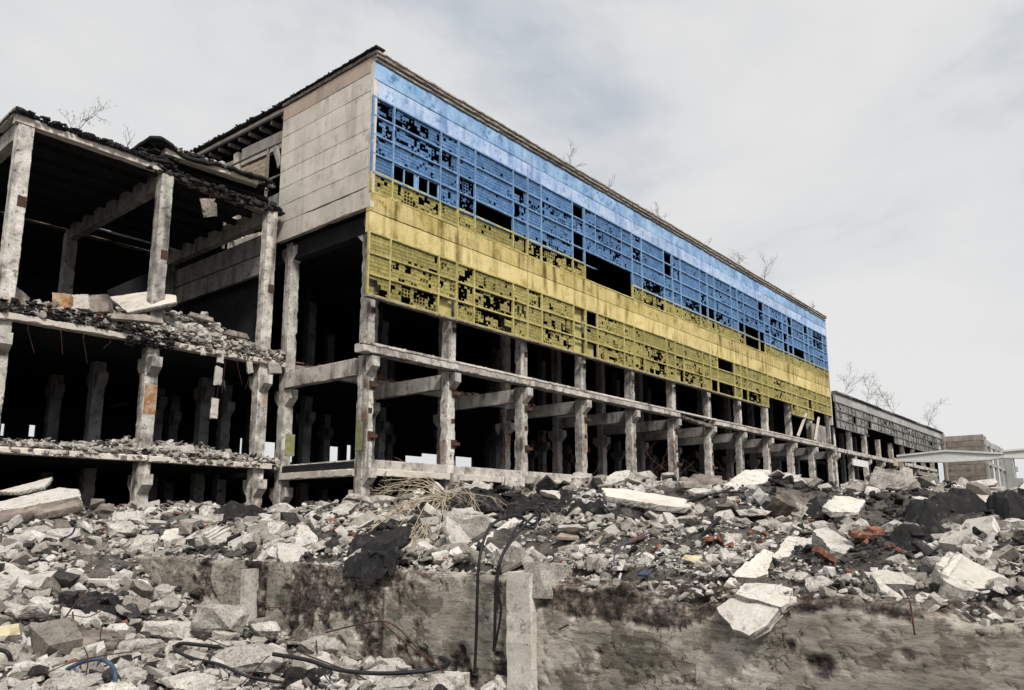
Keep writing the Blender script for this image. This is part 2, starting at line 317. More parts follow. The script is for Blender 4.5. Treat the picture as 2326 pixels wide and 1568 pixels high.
def npmesh(name, v, f, m, mi=None, flat=False):
    me = bpy.data.meshes.new(name); me.vertices.add(len(v)); me.vertices.foreach_set('co', np.asarray(v, np.float32).ravel())
    nf = len(f); k = f.shape[1]; me.loops.add(nf*k); me.polygons.add(nf)
    me.loops.foreach_set('vertex_index', f.astype(np.int32).ravel())
    me.polygons.foreach_set('loop_start', np.arange(0, nf*k, k, dtype=np.int32))
    for mm in (m if isinstance(m, (list, tuple)) else [m]): me.materials.append(mm)
    if mi is not None: me.polygons.foreach_set('material_index', np.asarray(mi, np.int32))
    me.polygons.foreach_set('use_smooth', [not flat]*nf)
    me.update(calc_edges=True); me.validate()
    o = bpy.data.objects.new(name, me); col.objects.link(o); return o
tag(gridmesh('ground', gx, gy, gz, M['gapdirt']), kind='structure')

# ------------------------------------------------------------------ retaining wall
def wall_surface():
    ys_ = np.arange(-3.0, WEND, 0.035); zs_ = np.arange(-3.0, WTOP+0.001, 0.035)
    Y, Z = np.meshgrid(ys_, zs_, indexing='ij')
    # where plaster still holds (1) and where the rough core shows (0)
    fld = fbm(Y*0.9+3, Z*0.9+9, 5)*1.3+0.25*fbm(Y*4, Z*4, 3)
    right = np.clip((6.2-Y)/0.6, 0, 1); mid = ((Y > 7.0) & (Y < 9.2))
    edge = -1.18+0.22*fbm(Y*1.1+40, Y*0+2, 4)+np.clip((6.2-Y)*0.06, 0, .3)
    hold_r = np.clip((edge-Z)*6, -1, 1)
    bias = np.where(Y < 6.3, hold_r*1.2+0.15, np.where(mid, 0.35-np.clip((Z+1.0)*2, -0.2, .5)*(Y-7.4)/1.8*1.5, -0.12))
    bias = np.where(Y > 9.2, np.where(Y < 11.6, -0.13, 0.30), bias); bias = np.where(Y > 15, 0.2, bias); bias = np.where((Y > 12.3) & (Y < 13.1), -0.2, bias)
    fld = fld+.35*fbm(Y*7+5, Z*7, 4); p = np.clip((fld+bias)*22, 0, 1)
    core = 0.008*fbm(Y*9, Z*9, 3)+0.014*fbm(Y*26, Z*26, 2)+0.006*np.sign(np.sin(Z*2*math.pi/0.28))*(vn(Y*1.5, Z*0)>.3)
    pl = 0.002*fbm(Y*3, Z*3, 3)+0.003*fbm(Y*14, Z*14, 2)
    X = WX0-(0.055*p+core*1.6*(1-p)+pl*1.6*p)
    cr_ = np.abs(fbm(Y*1.2+60, Z*1.2+3, 5)); X += np.where((cr_ < 0.006) & (p > 0.5), 0.03, 0)
    for (hx, hy, hr) in ((1870, 1508, .05), (1868, 1512, .11), (2064, 1490, .06), (1800, 1462, .04), (2228, 1440, .03), (1365, 1480, .05), (930, 1460, .06)):   # knocked-out spots
        p_ = onX(hx, hy, WX0); rr_ = np.hypot((Y-p_.y)*.8, Z-p_.z)+.04*fbm(Y*9, Z*9, 2); X += 0.05*np.clip((hr-rr_)/0.02, 0, 1)
        dark_ = np.clip((hr-rr_)/0.02, 0, 1); p = p*(1-dark_)
    ragged = np.clip((Z-(WTOP-np.where(Y > 6.8, 0.03, 0.13)+np.where(Y > 6.8, .10, .20)*fbm(Y*1.7, Y*0+8, 5)))/0.04, 0, 1)
    X += 0.22*ragged
    return Y, Z, X, p
Yw, Zw, Xw, pw = wall_surface()
wallroot = empty('retaining_wall', (WX0, 8, -2.2), 'long broken grey concrete retaining wall with peeling plaster under the rubble', 'wall')
wo = gridmesh('wall_face', Xw, Yw, Zw, None)
wo.data.materials.clear()
at = wo.data.color_attributes.new('plaster', 'FLOAT_COLOR', 'POINT')
c4 = np.ones((pw.size, 4), np.float32); c4[:, :3] = pw.reshape(-1, 1); at.data.foreach_set('color', c4.ravel())
wo.parent = wallroot; wo.matrix_parent_inverse = Matrix.Translation(wallroot.location).inverted()
def wallmat():
    m = bpy.data.materials.new('peeling_wall'); m.use_nodes = True; t = m.node_tree; b = t.nodes['Principled BSDF']
    N = t.nodes.new; L = t.links.new; b.inputs['Roughness'].default_value = 0.95; b.inputs['Specular IOR Level'].default_value = 0.15
    g = N('ShaderNodeNewGeometry'); at = N('ShaderNodeAttribute'); at.attribute_name = 'plaster'
    def noise(sc, det=6, ms=None, ro=0.6):
        n = N('ShaderNodeTexNoise'); n.inputs['Scale'].default_value = sc; n.inputs['Detail'].default_value = det; n.inputs['Roughness'].default_value = ro
        mp = N('ShaderNodeMapping'); mp.inputs['Scale'].default_value = ms or (1, 1, 1); L(g.outputs['Position'], mp.inputs[0]); L(mp.outputs[0], n.inputs[0]); return n.outputs[0]
    def ramp(src, cols):
        r = N('ShaderNodeValToRGB'); els = r.color_ramp.elements
        els[0].position, els[0].color = cols[0][0], (*cols[0][1], 1); els[1].position, els[1].color = cols[-1][0], (*cols[-1][1], 1)
        for p, c in cols[1:-1]: q = els.new(p); q.color = (*c, 1)
        L(src, r.inputs[0]); return r.outputs[0]
    core = ramp(noise(8, 10, ro=0.8), [(0.37, (0.03, 0.027, 0.026)), (0.45, (0.12, 0.105, 0.097)), (0.52, (0.24, 0.212, 0.195)), (0.61, (0.52, 0.48, 0.435))])
    cl_ = ramp(noise(0.9, 5), [(0.40, (0.45, 0.44, 0.44)), (0.58, (1.25, 1.2, 1.15))])
    mc = N('ShaderNodeMix'); mc.data_type = 'RGBA'; mc.blend_type = 'MULTIPLY'; mc.inputs[0].default_value = 1; L(core, mc.inputs[6]); L(cl_, mc.inputs[7])
    pla = ramp(noise(0.9, 8, ms=(1, 1, 1.4), ro=0.6), [(0.38, (0.30, 0.285, 0.245)), (0.50, (0.44, 0.41, 0.355)), (0.62, (0.58, 0.54, 0.475))])
    mx = N('ShaderNodeMix'); mx.data_type = 'RGBA'; L(at.outputs['Fac'], mx.inputs[0]); L(mc.outputs[2], mx.inputs[6]); L(pla, mx.inputs[7])
    st = ramp(noise(5.5, 10, ms=(1, .55, 3.2), ro=0.74), [(0.36, (0.38, 0.36, 0.34)), (0.47, (0.88, 0.87, 0.86)), (0.62, (1.18, 1.17, 1.15))])
    m2 = N('ShaderNodeMix'); m2.data_type = 'RGBA'; m2.blend_type = 'MULTIPLY'; m2.inputs[0].default_value = 0.9; L(mx.outputs[2], m2.inputs[6]); L(st, m2.inputs[7])
    # hair cracks and pinholes
    vo = N('ShaderNodeTexVoronoi'); vo.feature = 'DISTANCE_TO_EDGE'; vo.inputs['Scale'].default_value = 2.6
    wn_ = N('ShaderNodeTexNoise'); wn_.inputs['Scale'].default_value = 3.5; wn_.inputs['Detail'].default_value = 6; L(g.outputs['Position'], wn_.inputs['Vector'])
    av = N('ShaderNodeVectorMath'); av.operation = 'ADD'; L(g.outputs['Position'], av.inputs[0]); L(wn_.outputs['Color'], av.inputs[1]); L(av.outputs[0], vo.inputs['Vector'])
    ck = ramp(vo.outputs['Distance'], [(0.0, (0.06, 0.055, 0.05)), (0.03, (1, 1, 1))]); ckm = ramp(noise(0.8, 4), [(0.46, (0, 0, 0)), (0.56, (1, 1, 1))])
    m3 = N('ShaderNodeMix'); m3.data_type = 'RGBA'; m3.blend_type = 'MULTIPLY'; L(ckm, m3.inputs[0]); L(m2.outputs[2], m3.inputs[6]); L(ck, m3.inputs[7])
    sp = ramp(noise(30, 4, ms=(1, .5, 1.5), ro=.7), [(0.30, (0.35, 0.33, 0.31)), (0.45, (1, 1, 1))])
    m5 = N('ShaderNodeMix'); m5.data_type = 'RGBA'; m5.blend_type = 'MULTIPLY'; m5.inputs[0].default_value = .8; L(m3.outputs[2], m5.inputs[6]); L(sp, m5.inputs[7])
    pt = ramp(noise(1.7, 12, ms=(1, 1, 1.5), ro=.62), [(0.535, (1, 1, 1)), (0.548, (0.50, 0.485, 0.47))]); pt2 = ramp(noise(3.1, 12, ms=(1, .8, 1.2), ro=.6), [(0.40, (1.0, 1.0, 1.0)), (0.41, (0.78, 0.77, 0.755))])
    m6 = N('ShaderNodeMix'); m6.data_type = 'RGBA'; m6.blend_type = 'MULTIPLY'; m6.inputs[0].default_value = .85; L(m5.outputs[2], m6.inputs[6]); L(pt, m6.inputs[7])
    m7 = N('ShaderNodeMix'); m7.data_type = 'RGBA'; m7.blend_type = 'MULTIPLY'; m7.inputs[0].default_value = 1; L(m6.outputs[2], m7.inputs[6]); L(pt2, m7.inputs[7])
    L(m7.outputs[2], b.inputs['Base Color'])
    bp = N('ShaderNodeBump'); bp.inputs['Strength'].default_value = 0.8; bp.inputs['Distance'].default_value = 0.02; L(noise(13, 9, ms=(1, 0.5, 2.0), ro=0.75), bp.inputs['Height']); L(bp.outputs[0], b.inputs['Normal'])
    return m
wo.data.materials.append(wallmat())
w = MB(); w.box(WX0+0.15, WX1, -3, WEND, -3, WTOP-0.30); w.build('wall_core', M['concrete'], wallroot)
# pilaster with a broken head
q = MB(); q.rbar((WX0+0.09, 6.47, -3), (WX0+0.09, 6.47, -0.66), 0.50, 0.42, step=0.12, chip=0.012, big=0.05, pbig=0.1, seed=5)
q.build('pilaster', M['slab'], wallroot)
q = MB(); q.rbar((WX0+0.26, 6.25, -0.98), (WX0+0.28, 6.25, -0.52), 0.80, 0.40, step=0.1, chip=0.05, big=0.14, pbig=0.5, rag1=0.1, seed=8); q.build('pilaster_head', M['chunk'], wallroot)
q = MB(); q.rbar((WX0-0.045, 12.72, -2.4), (WX0-0.045, 12.72, -0.86), 0.45, 0.14, step=0.15, chip=0.012, big=0.04, seed=6)
q.build('pilaster', M['concrete'], wallroot)
for yy in (13.9, 15.05):                                   # dark vertical joints
    q = MB(); q.rbar((WX0-0.02, yy, -1.9), (WX0-0.02, yy+.06, -0.95), 0.04, 0.05, step=0.1, chip=0.01, big=0.02, seed=int(yy*10)); q.build('joint_groove', M['tar'], wallroot)

# ------------------------------------------------------------------ rocks
def hull_rock(n, seed, sx=1, sy=1, sz=0.6):
    import bmesh
    rn = random.Random(seed); bm = bmesh.new()
    for i in range(n):
        v = Vector((rn.gauss(0, 1), rn.gauss(0, 1), rn.gauss(0, 1))).normalized()
        k = max(abs(v.x), abs(v.y), abs(v.z)); v = v*(0.42+0.58/k*rn.uniform(.75, 1))*0.5
        bm.verts.new((v.x*sx, v.y*sy, v.z*sz))
    r = bmesh.ops.convex_hull(bm, input=bm.verts)
    bmesh.ops.delete(bm, geom=[g for g in r['geom_interior'] if isinstance(g, bmesh.types.BMVert)], context='VERTS')
    return bm
def shard(seed, sx, sy, sz):
    # an angular fragment: a skewed block with knocked-off corners
    import bmesh
    rn = random.Random(seed); bm = bmesh.new()
    for cx_ in (-.5, .5):
        for cy_ in (-.5, .5):
            for cz_ in (-.5, .5):
                if rn.random() < .25:
                    for k in range(3):
                        q = [cx_, cy_, cz_]; q[k] *= rn.uniform(.2, .6); bm.verts.new((q[0]*sx, q[1]*sy, q[2]*sz))
                else: bm.verts.new((cx_*sx*rn.uniform(.5, 1), cy_*sy*rn.uniform(.5, 1), cz_*sz*rn.uniform(.6, 1)))
    r = bmesh.ops.convex_hull(bm, input=bm.verts)
    bmesh.ops.delete(bm, geom=[g for g in r['geom_interior'] if isinstance(g, bmesh.types.BMVert)], context='VERTS'); return bm
def fine_rock(name, n, seed, sx, sy, sz, m, rough=0.035, cuts=2):
    import bmesh
    bm = hull_rock(n, seed, sx, sy, sz) if seed % 3 == 2 or name == 'concrete_boulder' else shard(seed, sx*1.05, sy*1.05, sz*1.05)
    bmesh.ops.subdivide_edges(bm, edges=bm.edges[:], cuts=cuts, use_grid_fill=True, smooth=0.0)
    bmesh.ops.triangulate(bm, faces=[f for f in bm.faces if len(f.verts) > 4])
    if max(sx, sy) > 0.9: bmesh.ops.subdivide_edges(bm, edges=bm.edges[:], cuts=1, use_grid_fill=True)
    bm.normal_update(); off = Vector((seed*3.1, seed*1.7, 0))
    for v in bm.verts:
        p = v.co+off
        v.co += v.normal*(rough*mn.noise(p*5)+rough*0.7*mn.noise(p*13)+rough*1.4*mn.noise(p*2.3))
    me = bpy.data.meshes.new(name); bm.to_mesh(me); bm.free(); me.materials.append(m); return me
protos = []
for k in range(16):
    sh = [(1, .8, .6), (1, .7, .35), (1, .55, .4), (1, .9, .75), (1.1, .8, .24), (1, .45, .3)][k % 6]
    protos.append(fine_rock('concrete_chunk', 11+k % 5, 100+k, *sh, M['chunk']))
small = []
for k in range(26):
    sh = [(1, .8, .5), (1, .7, .3), (1, .45, .3), (1, .85, .6), (1, .8, .16), (1, .6, .2)][k % 6]
    bm = shard(300+k, *sh); bm.verts.index_update()
    small.append((np.array([v.co[:] for v in bm.verts]), np.array([[v.index for v in f.verts] for f in bm.faces if len(f.verts) == 3]))); bm.free()
def eul(a, b, c):
    ca, sa, cb, sb, cc, sc = np.cos(a), np.sin(a), np.cos(b), np.sin(b), np.cos(c), np.sin(c)
    Rm = np.empty((len(a), 3, 3))
    Rm[:, 0, 0] = cc*cb; Rm[:, 0, 1] = cc*sb*sa-sc*ca; Rm[:, 0, 2] = cc*sb*ca+sc*sa
    Rm[:, 1, 0] = sc*cb; Rm[:, 1, 1] = sc*sb*sa+cc*ca; Rm[:, 1, 2] = sc*sb*ca-cc*sa
    Rm[:, 2, 0] = -sb; Rm[:, 2, 1] = cb*sa; Rm[:, 2, 2] = cb*ca
    return Rm
def scatter(name, P, S, m, rs, parent=None, tilt=0.6):
    n = len(P); kind = rs.randint(0, len(small), n)
    Rm = eul(rs.normal(0, tilt*.75, n), rs.normal(0, tilt*.75, n), rs.uniform(0, 6.28, n)); V = []; F = []; off = 0
    for k in range(len(small)):
        idx = np.nonzero(kind == k)[0]
        if not len(idx): continue
        v, f = small[k]; an = rs.uniform(0.7, 1.3, (len(idx), 1, 3))
        w = np.einsum('nij,nvj->nvi', Rm[idx], v[None]*an*S[idx][:, None, None])+P[idx][:, None, :]
        V.append(w.reshape(-1, 3)); F.append((f[None]+(np.arange(len(idx))*len(v))[:, None, None]+off).reshape(-1, 3)); off += len(idx)*len(v)
    o = npmesh(name, np.concatenate(V), np.concatenate(F), m, flat=True)
    if parent is not None: o.parent = parent; o.matrix_parent_inverse = Matrix.Translation(parent.location).inverted()
    o['kind'] = 'stuff'; return o
rs = np.random.RandomState(11)
A0 = math.atan2(*reversed(ray(-150, 1182).xy)); A1 = math.atan2(*reversed(ray(2476, 1182).xy))
def polar(n, r0, r1, pw=1.0, wd=0.05):
    a = rs.uniform(min(A0, A1)-wd, max(A0, A1)+wd, n); u = rs.uniform(0, 1, n)
    r = r0*(r1/r0)**(u**pw); return np.stack([r*np.cos(a), r*np.sin(a)], -1), r
def off_wall(XY, pad=0.0): return ~((XY[:, 0] > WX0-0.12-pad) & (XY[:, 0] < WX0+0.25+pad) & (XY[:, 1] < WEND-1))
# soot-dark zones of the heap (world x, y, radius)
tarz = [(atD(2130, 1200, 13.0), 1.9), (atD(2250, 1165, 13.5), 1.0), (atD(850, 1240, 15.0), 0.9), (atD(1060, 1150, 18), 1.6), (atD(1200, 1160, 17), 1.3), (atD(540, 1165, 21), 1.0), (atD(230, 1380, 13.2), 0.8), (atD(440, 1290, 16), 1.2), (atD(1960, 1320, 9.5), 0.9), (atD(1820, 1150, 15), 1.2)]
def soot(XY):
    f = np.zeros(len(XY))
    for p, r in tarz: f = np.maximum(f, 1-np.hypot(XY[:, 0]-p.x, XY[:, 1]-p.y)/r)
    return np.clip(f*1.8, 0, 0.85)
def rubble_pass(n, r0, r1, smin, smax, pw=1.0, alpha=2.4):
    XY, r = polar(n, r0, r1, pw, 0.34); ok = off_wall(XY) & (np.hypot(XY[:, 0], XY[:, 1]) > 4.5); XY = XY[ok]; r = r[ok]
    u = rs.uniform(0, 1, len(XY)); S = smin*(1-u*(1-(smin/smax)**alpha))**(-1/alpha); S = S*np.clip(r/11, 0.55, 1.6)
    th_ = fbm(XY[:, 0]*1.1+31, XY[:, 1]*1.1+7, 4); kp = rs.uniform(0, 1, len(XY)) < np.clip(0.70+2.2*th_, 0.22, 1); XY = XY[kp]; S = S[kp]
    z = height(XY[:, 0], XY[:, 1])+S*rs.uniform(-0.05, 0.28, len(XY)); P = np.column_stack([XY, z]); return P, S
P, S = rubble_pass(172000, 5.5, 27, 0.045, 0.36, alpha=1.9)
P2, S2 = rubble_pass(2100, 7, 27, 0.20, 0.48, alpha=2.4)
k2 = ~((P2[:, 0] > 8.3) & (P2[:, 0] < 12) & (P2[:, 1] < 7)); P = np.concatenate([P, P2[k2]]); S = np.concatenate([S, S2[k2]])
# fine gravel slope right of the pilaster
gsel = (P[:, 0] > 8.3) & (P[:, 1] < 7) & (P[:, 1] > 2.4) & (P[:, 0] < 12.5); S[gsel] *= 0.62
dk = rs.uniform(0, 1, len(P)) < (0.19+soot(P[:, :2])); br = (~dk) & (rs.uniform(0, 1, len(P)) < 0.011) & (S < .2)  # even share of dark stones imitates shaded gaps; soot zones add more
# grit on the wall head and foot
n = 4200; yy = rs.uniform(-1, WEND, n); xx = rs.uniform(WX0+0.08, WX1+0.3, n); ss = rs.uniform(0.03, 0.14, n)
scatter('wall_top_rubble', np.column_stack([xx, yy, WTOP-0.16+rs.uniform(-0.08, 0.14, n)+(xx-WX0)*0.10]), ss, M['rubble'], rs)

# countable concrete chunks
def region(x, y):
    if x > 8.3: return 'mound behind the wall, right of the pilaster' if y < 6.5 else ('mound behind the wall, between pilaster and dead branches' if y < 14 else 'far left crest of the mound')
    if y > 15: return 'slope at the left end of the wall'
    return 'heap at the foot of the wall' if x > 4.5 else 'foreground heap at the lower left'
cnt = 0; chunks = []
while cnt < 255:
    XY, r = polar(1, 7.0, 24, 1.0); x, y = XY[0]
    if not off_wall(XY, 0.15)[0]: continue
    if x < 7 and y < 5.0: continue
    if soot(XY)[0] > 0.6: continue
    s = (0.22*(1-rs.uniform()*(1-(0.22/0.75)**2.2))**(-1/2.2))*float(np.clip(r[0]/12, 0.75, 1.45)); s = min(s, .72)
    if x > 8.3 and y < 7 and x < 12 and s > .3: continue
    if any((x-a)**2+(y-b)**2 < (0.42*(s+c))**2 for a, b, c in chunks): continue
    chunks.append((x, y, s)); cnt += 1
    o = bpy.data.objects.new('concrete_chunk', protos[rs.randint(len(protos))]); col.objects.link(o)
    o.location = (x, y, hz(x, y)+s*0.10); o.scale = (s, s*rs.uniform(.8, 1.1), s*rs.uniform(.8, 1.2))
    o.rotation_euler = (rs.normal(0, .3), rs.normal(0, .3), rs.uniform(0, 6.28))
    reg = region(x, y)
    tag(o, 'rough pale grey concrete chunk lying in the ' + reg, 'concrete chunk', 'concrete chunks in the ' + reg)

brick_me = []
for k in range(4):
    q = MB(); ln = [0.25, 0.25, 0.16, 0.12][k]; q.rbar((-ln/2, 0, 0), (ln/2, 0, 0), 0.12, 0.065, step=0.04, chip=0.006, big=0.02, pbig=0.15, rag1=0.03*(k > 1), seed=40+k)
    me = bpy.data.meshes.new('brick'); me.from_pydata(q.v, [], q.f); me.materials.append(M['brick']); brick_me.append(me)
def put_brick(x, y, z=None, s=1.0, k=None, rz=None, label=None, group=None):
    o = bpy.data.objects.new('brick', brick_me[rs.randint(4) if k is None else k]); col.objects.link(o)
    o.location = (x, y, (hz(x, y)+0.05) if z is None else z); o.scale = (s, s, s)
    o.rotation_euler = (rs.normal(0, .35), rs.normal(0, .35), rs.uniform(0, 6.28) if rz is None else rz)
    return tag(o, label or 'orange red brick fragment lying in the ' + region(x, y), 'brick', group or 'broken bricks in the ' + region(x, y))
cl = [(1970, 1235, 1), (2010, 1262, 2), (1900, 1290, 1), (650, 1200, 9), (420, 1185, 9), (1015, 1235, 4), (1060, 1160, 4), (1700, 1185, 5), (1640, 1240, 4), (300, 1150, 4), (250, 1230, 3), (1750, 1215, 3), (100, 1500, 2), (780, 1205, 5), (1480, 1230, 3), (1850, 1180, 3)]
for (x, y, n) in cl:
    for i in range(n):
        px, py = x+rs.normal(0, 36), y+rs.normal(0, 13); p = atD(px, py, hit(px, py))
        if off_wall(np.array([[p.x, p.y]]), .1)[0]: put_brick(p.x, p.y, s=rs.uniform(.6, .95))
for (x, y, lb, k, rz) in [(1990, 1232, 'whole orange brick lying flat beside the dark soot patch on the right', 0, 0.6), (1958, 1240, 'long cracked orange brick left of the flat brick near the soot patch', 0, 2.2),
                      (163, 1535, 'orange brick beside the blue cable loop at the lower left', 2, 0.3), (632, 1532, 'orange brick under the black cable in the bottom heap', 2, 1.0), (1180, 1508, 'small orange brick at the foot of the wall by the pilaster', 3, 1.0),
                      (1875, 1287, 'dark red brick under the broken beam ends on the right', 1, 2.5)]:
    p = atD(x, y, hit(x, y)); put_brick(p.x, p.y, hz(p.x, p.y)+0.12, 1.1, k, rz, lb, None)
    
# ------------------------------------------------------------------ plates and boulders placed one by one
LM = []; ZN = []
def plate(anchor, pts, thick, label, m='slab', name='concrete_slab', cat='concrete slab', rag=0.03, seed=1, lift=0.0, D0=None, rib=0):
    rn = random.Random(seed); D = D0
    if not D:
        ax_, ay_ = sum(p[0] for p in pts)/len(pts), sum(p[1] for p in pts)/len(pts); ad_ = sum(p[2] for p in pts)/len(pts)
        c_ = [(hit(x, y, strict=True), dd) for x, y, dd in list(pts)+[(ax_, ay_, ad_)]]
        c_ = [h_-dd for h_, dd in c_ if h_ and h_ < 24]; D = (min(c_) if c_ else hit(*anchor))-0.02
        LM.append((label, atD(ax_, ay_, D+ad_))); xs__ = [p[0] for p in pts]; ys__ = [p[1] for p in pts]; ZN.append((ax_, ay_, (max(xs__)-min(xs__))*.45, (max(ys__)-min(ys__))*.45, D+ad_))
    W = [atD(x, y, D+dd)+Vector((0, 0, lift)) for x, y, dd in pts]
    c = sum(W, Vector())/len(W); nrm = Vector()
    for i in range(len(W)): nrm += (W[i]-c).cross(W[(i+1) % len(W)]-c)
    nrm.normalize()
    if nrm.dot(-c) < 0: nrm = -nrm
    W = [p-nrm*(p-c).dot(nrm) for p in W]
    o2 = []; big = max((p-c).length for p in W)
    for i in range(len(W)):
        a, b = W[i], W[(i+1) % len(W)]; k = max(2, int((b-a).length/max(0.07, big*0.07)))
        for j in range(k):
            p = a.lerp(b, j/k); out = (p-c).normalized()
            o2.append(p+out*rn.uniform(-1, 1)*rag*(0.4 if j == 0 else 1))
    q = MB(); k = len(o2); rings = [(0.90, 0.0), (0.985, 0.006), (1.0, 0.25), (0.985, 0.6), (0.97, 0.8), (0.9, 1.0)]
    vs = [c+nrm*0.0]
    for (sc, dp) in rings:
        for p in o2:
            jit = rn.uniform(-1, 1)*rag*0.5 if 0.1 < dp < 0.95 else 0
            surf = 0.012*mn.noise(p*3) if dp < 0.1 else 0
            vs.append(c+(p-c)*sc+(p-c).normalized()*jit-nrm*(thick*dp+surf))
    vs.append(c-nrm*thick); fs = []
    for j in range(k): fs.append((0, 1+j, 1+(j+1) % k))
    for r in range(len(rings)-1):
        for j in range(k): a = 1+r*k+j; b = 1+r*k+(j+1) % k; fs.append((a, a+k, b+k, b))
    for j in range(k): fs.append((len(vs)-1, 1+(len(rings)-1)*k+(j+1) % k, 1+(len(rings)-1)*k+j))
    q.add(vs, fs, 0); q.mi = [0]*k+[0]*k+[1]*(len(fs)-2*k)
    o = q.build(name, [M[m], M['chunk'] if m in ('slab', 'cream', 'panel', 'white') else M[m]]); tag(o, label, cat)
    if rib:
        a, b = W[0], W[1]; t = (b-a).normalized(); g = nrm.cross(t).normalized()
        if (c-a).dot(g) < 0: g = -g
        for u in range(rib):
            f0 = (u+0.5)/rib; p0 = a.lerp(W[-1], f0)+nrm*0.015; p1 = b.lerp(W[2], f0)+nrm*0.015
            r_ = MB(); r_.rbar(p0, p1, 0.07, 0.05, step=0.15, up=nrm); rr = r_.build('rib', M[m]); 
            mw = rr.matrix_world.copy(); rr.parent = o; rr.matrix_parent_inverse = Matrix.Translation(o.location).inverted()
    return o
def wplate(pts, thick, label, m='slab', seed=1, rag=.02):
    # a plate lying over the edge of the wall: points given as pixel and distance in front of the wall plane
    P_ = [(x, y, fwd(onX(x, y, WX0-o_))) for x, y, o_ in pts]
    return plate(None, P_, thick, label, m=m, seed=seed, D0=1e-9, rag=rag)
def boulder(x, y, w, h, label, seed, m='chunk', dep=0.9, flat=None, name='concrete_boulder', rz=0.0, tilt=0.0, D=None):
    D = D or hit(x, y+h*0.48); s = w*D/FL; D = D-.12*s; hh = h*D/FL; ZN.append((x, y-h*.03, w*.5, h*.5, D))
    me = fine_rock(name, 16, seed, 1.0, dep, hh/s*1.0 if not flat else flat, M[m], rough=0.03, cuts=3)
    o = bpy.data.objects.new(name, me); col.objects.link(o)
    p = atD(x, y, D)
    o.location = p; o.scale = (s*1.12, s*1.12, s*1.12); LM.append((label, p.copy()))
    o.rotation_euler = (0, tilt, R(-50)+rz); return tag(o, label, 'boulder')

plate((90, 1185), [(-60, 1175, 0.2), (-40, 1150, 1.0), (135, 1103, 2.6), (180, 1112, 2.4), (186, 1142, 1.2), (60, 1160, 0.3)], 0.42, 'long pale ribbed beam slab lying at the left edge in front of the ruined wing', seed=1)
plate((60, 1195), [(-40, 1190, 0), (-40, 1172, 0.7), (178, 1125, 1.8), (188, 1150, 1.2)], 0.22, 'grey lower slab under the long pale beam slab at the left edge', m='browned', seed=2)
plate((60, 1120), [(-10, 1112, 1.5), (120, 1088, 2.5), (100, 1100, 1.2), (40, 1122, 1)], 0.14, 'thin tilted slab sticking up behind the beam slab at the left edge', seed=3, D0=23)
plate((1440, 1150), [(1366, 1108, 0.9), (1420, 1110, 1.0), (1576, 1138, 0.6), (1566, 1152, 0), (1500, 1150, 0), (1376, 1126, 0.3)], 0.13, 'long white slab lying across the top of the mound', m='panel', seed=4)
plate((1390, 1110), [(1340, 1104, 0), (1400, 1070, 0.9), (1432, 1068, 1.0), (1430, 1084, 0.6), (1372, 1106, 0)], 0.22, 'tilted ragged slab rising at the left of the crest, beside red wires', seed=5)
plate((1700, 1108), [(1644, 1100, 0), (1690, 1070, 1.0), (1748, 1066, 1.1), (1757, 1082, 0.7), (1738, 1096, 0.3), (1690, 1108, 0)], 0.20, 'broad pale slab tilted on the highest point of the crest', seed=6)
plate((1790, 1150), [(1759, 1130, 0), (1778, 1106, 0.4), (1843, 1140, 0.6), (1838, 1160, 0.1), (1790, 1150, 0)], 0.42, 'black soot covered block tilted on the crest right of the pale slab', m='browned', name='sooty_block', cat='concrete block', seed=7)
plate((1600, 1112), [(1546, 1100, 0), (1575, 1078, 0.7), (1640, 1080, 0.7), (1646, 1100, 0.2), (1610, 1112, 0)], 0.3, 'dark layered rock like slab on the crest between two pale slabs', m='browned', seed=8)
wplate([(1628, 1382, 0.10), (1655, 1357, 0.05), (1750, 1366, 0.05), (1774, 1388, 0.10), (1742, 1420, 0.22), (1700, 1442, 0.30), (1662, 1430, 0.26)], 0.13, 'large pale broken plate hanging over the face of the wall', seed=9)
wplate([(1669, 1345, 0.08), (1690, 1325, -0.12), (1760, 1327, -0.2), (1802, 1338, -0.2), (1808, 1362, 0.0), (1775, 1384, 0.10), (1700, 1360, 0.10)], 0.12, 'smooth grey plate with a rust streak above the hanging plate', seed=10)
plate((1700, 1330), [(1650, 1318, 0), (1680, 1290, 0.4), (1738, 1244, 1.0), (1756, 1262, 1.0), (1748, 1300, 0.4), (1690, 1342, 0)], 0.26, 'long ragged broken beam leaning up to the right on the edge of the wall', seed=11)
plate((1780, 1270), [(1755, 1262, 0), (1790, 1218, 0.8), (1812, 1222, 0.8), (1800, 1256, 0.2), (1770, 1276, 0)], 0.22, 'tilted concrete wedge between the leaning beam and the upright block', seed=12)
plate((1828, 1280), [(1800, 1226, 0.0), (1856, 1218, 0.3), (1852, 1236, 0.1), (1806, 1242, -0.1)], 0.55, 'upright square concrete block with rebar in the right part of the mound', seed=13, name='concrete_block', cat='concrete block')
plate((1900, 1255), [(1846, 1204, 0.8), (1880, 1196, 1.0), (1944, 1240, 0.4), (1918, 1258, 0), (1886, 1250, 0.1)], 0.18, 'rough slab with a dark hole leaning beside the upright block', seed=14)
plate((2030, 1365), [(1977, 1306, 0.45), (2000, 1290, 0.6), (2050, 1300, 0.6), (2083, 1322, 0.45), (2080, 1366, 0.0), (2050, 1360, 0.0), (2000, 1340, 0.15)], 0.10, 'smooth cracked white plate lying on the right end of the wall', seed=15, rag=0.012)
plate((2095, 1368), [(2078, 1352, 0.1), (2092, 1346, 0.2), (2113, 1350, 0.2), (2108, 1370, 0), (2082, 1368, 0)], 0.08, 'small white plate fragment right of the smooth cracked plate', seed=16, rag=0.008)
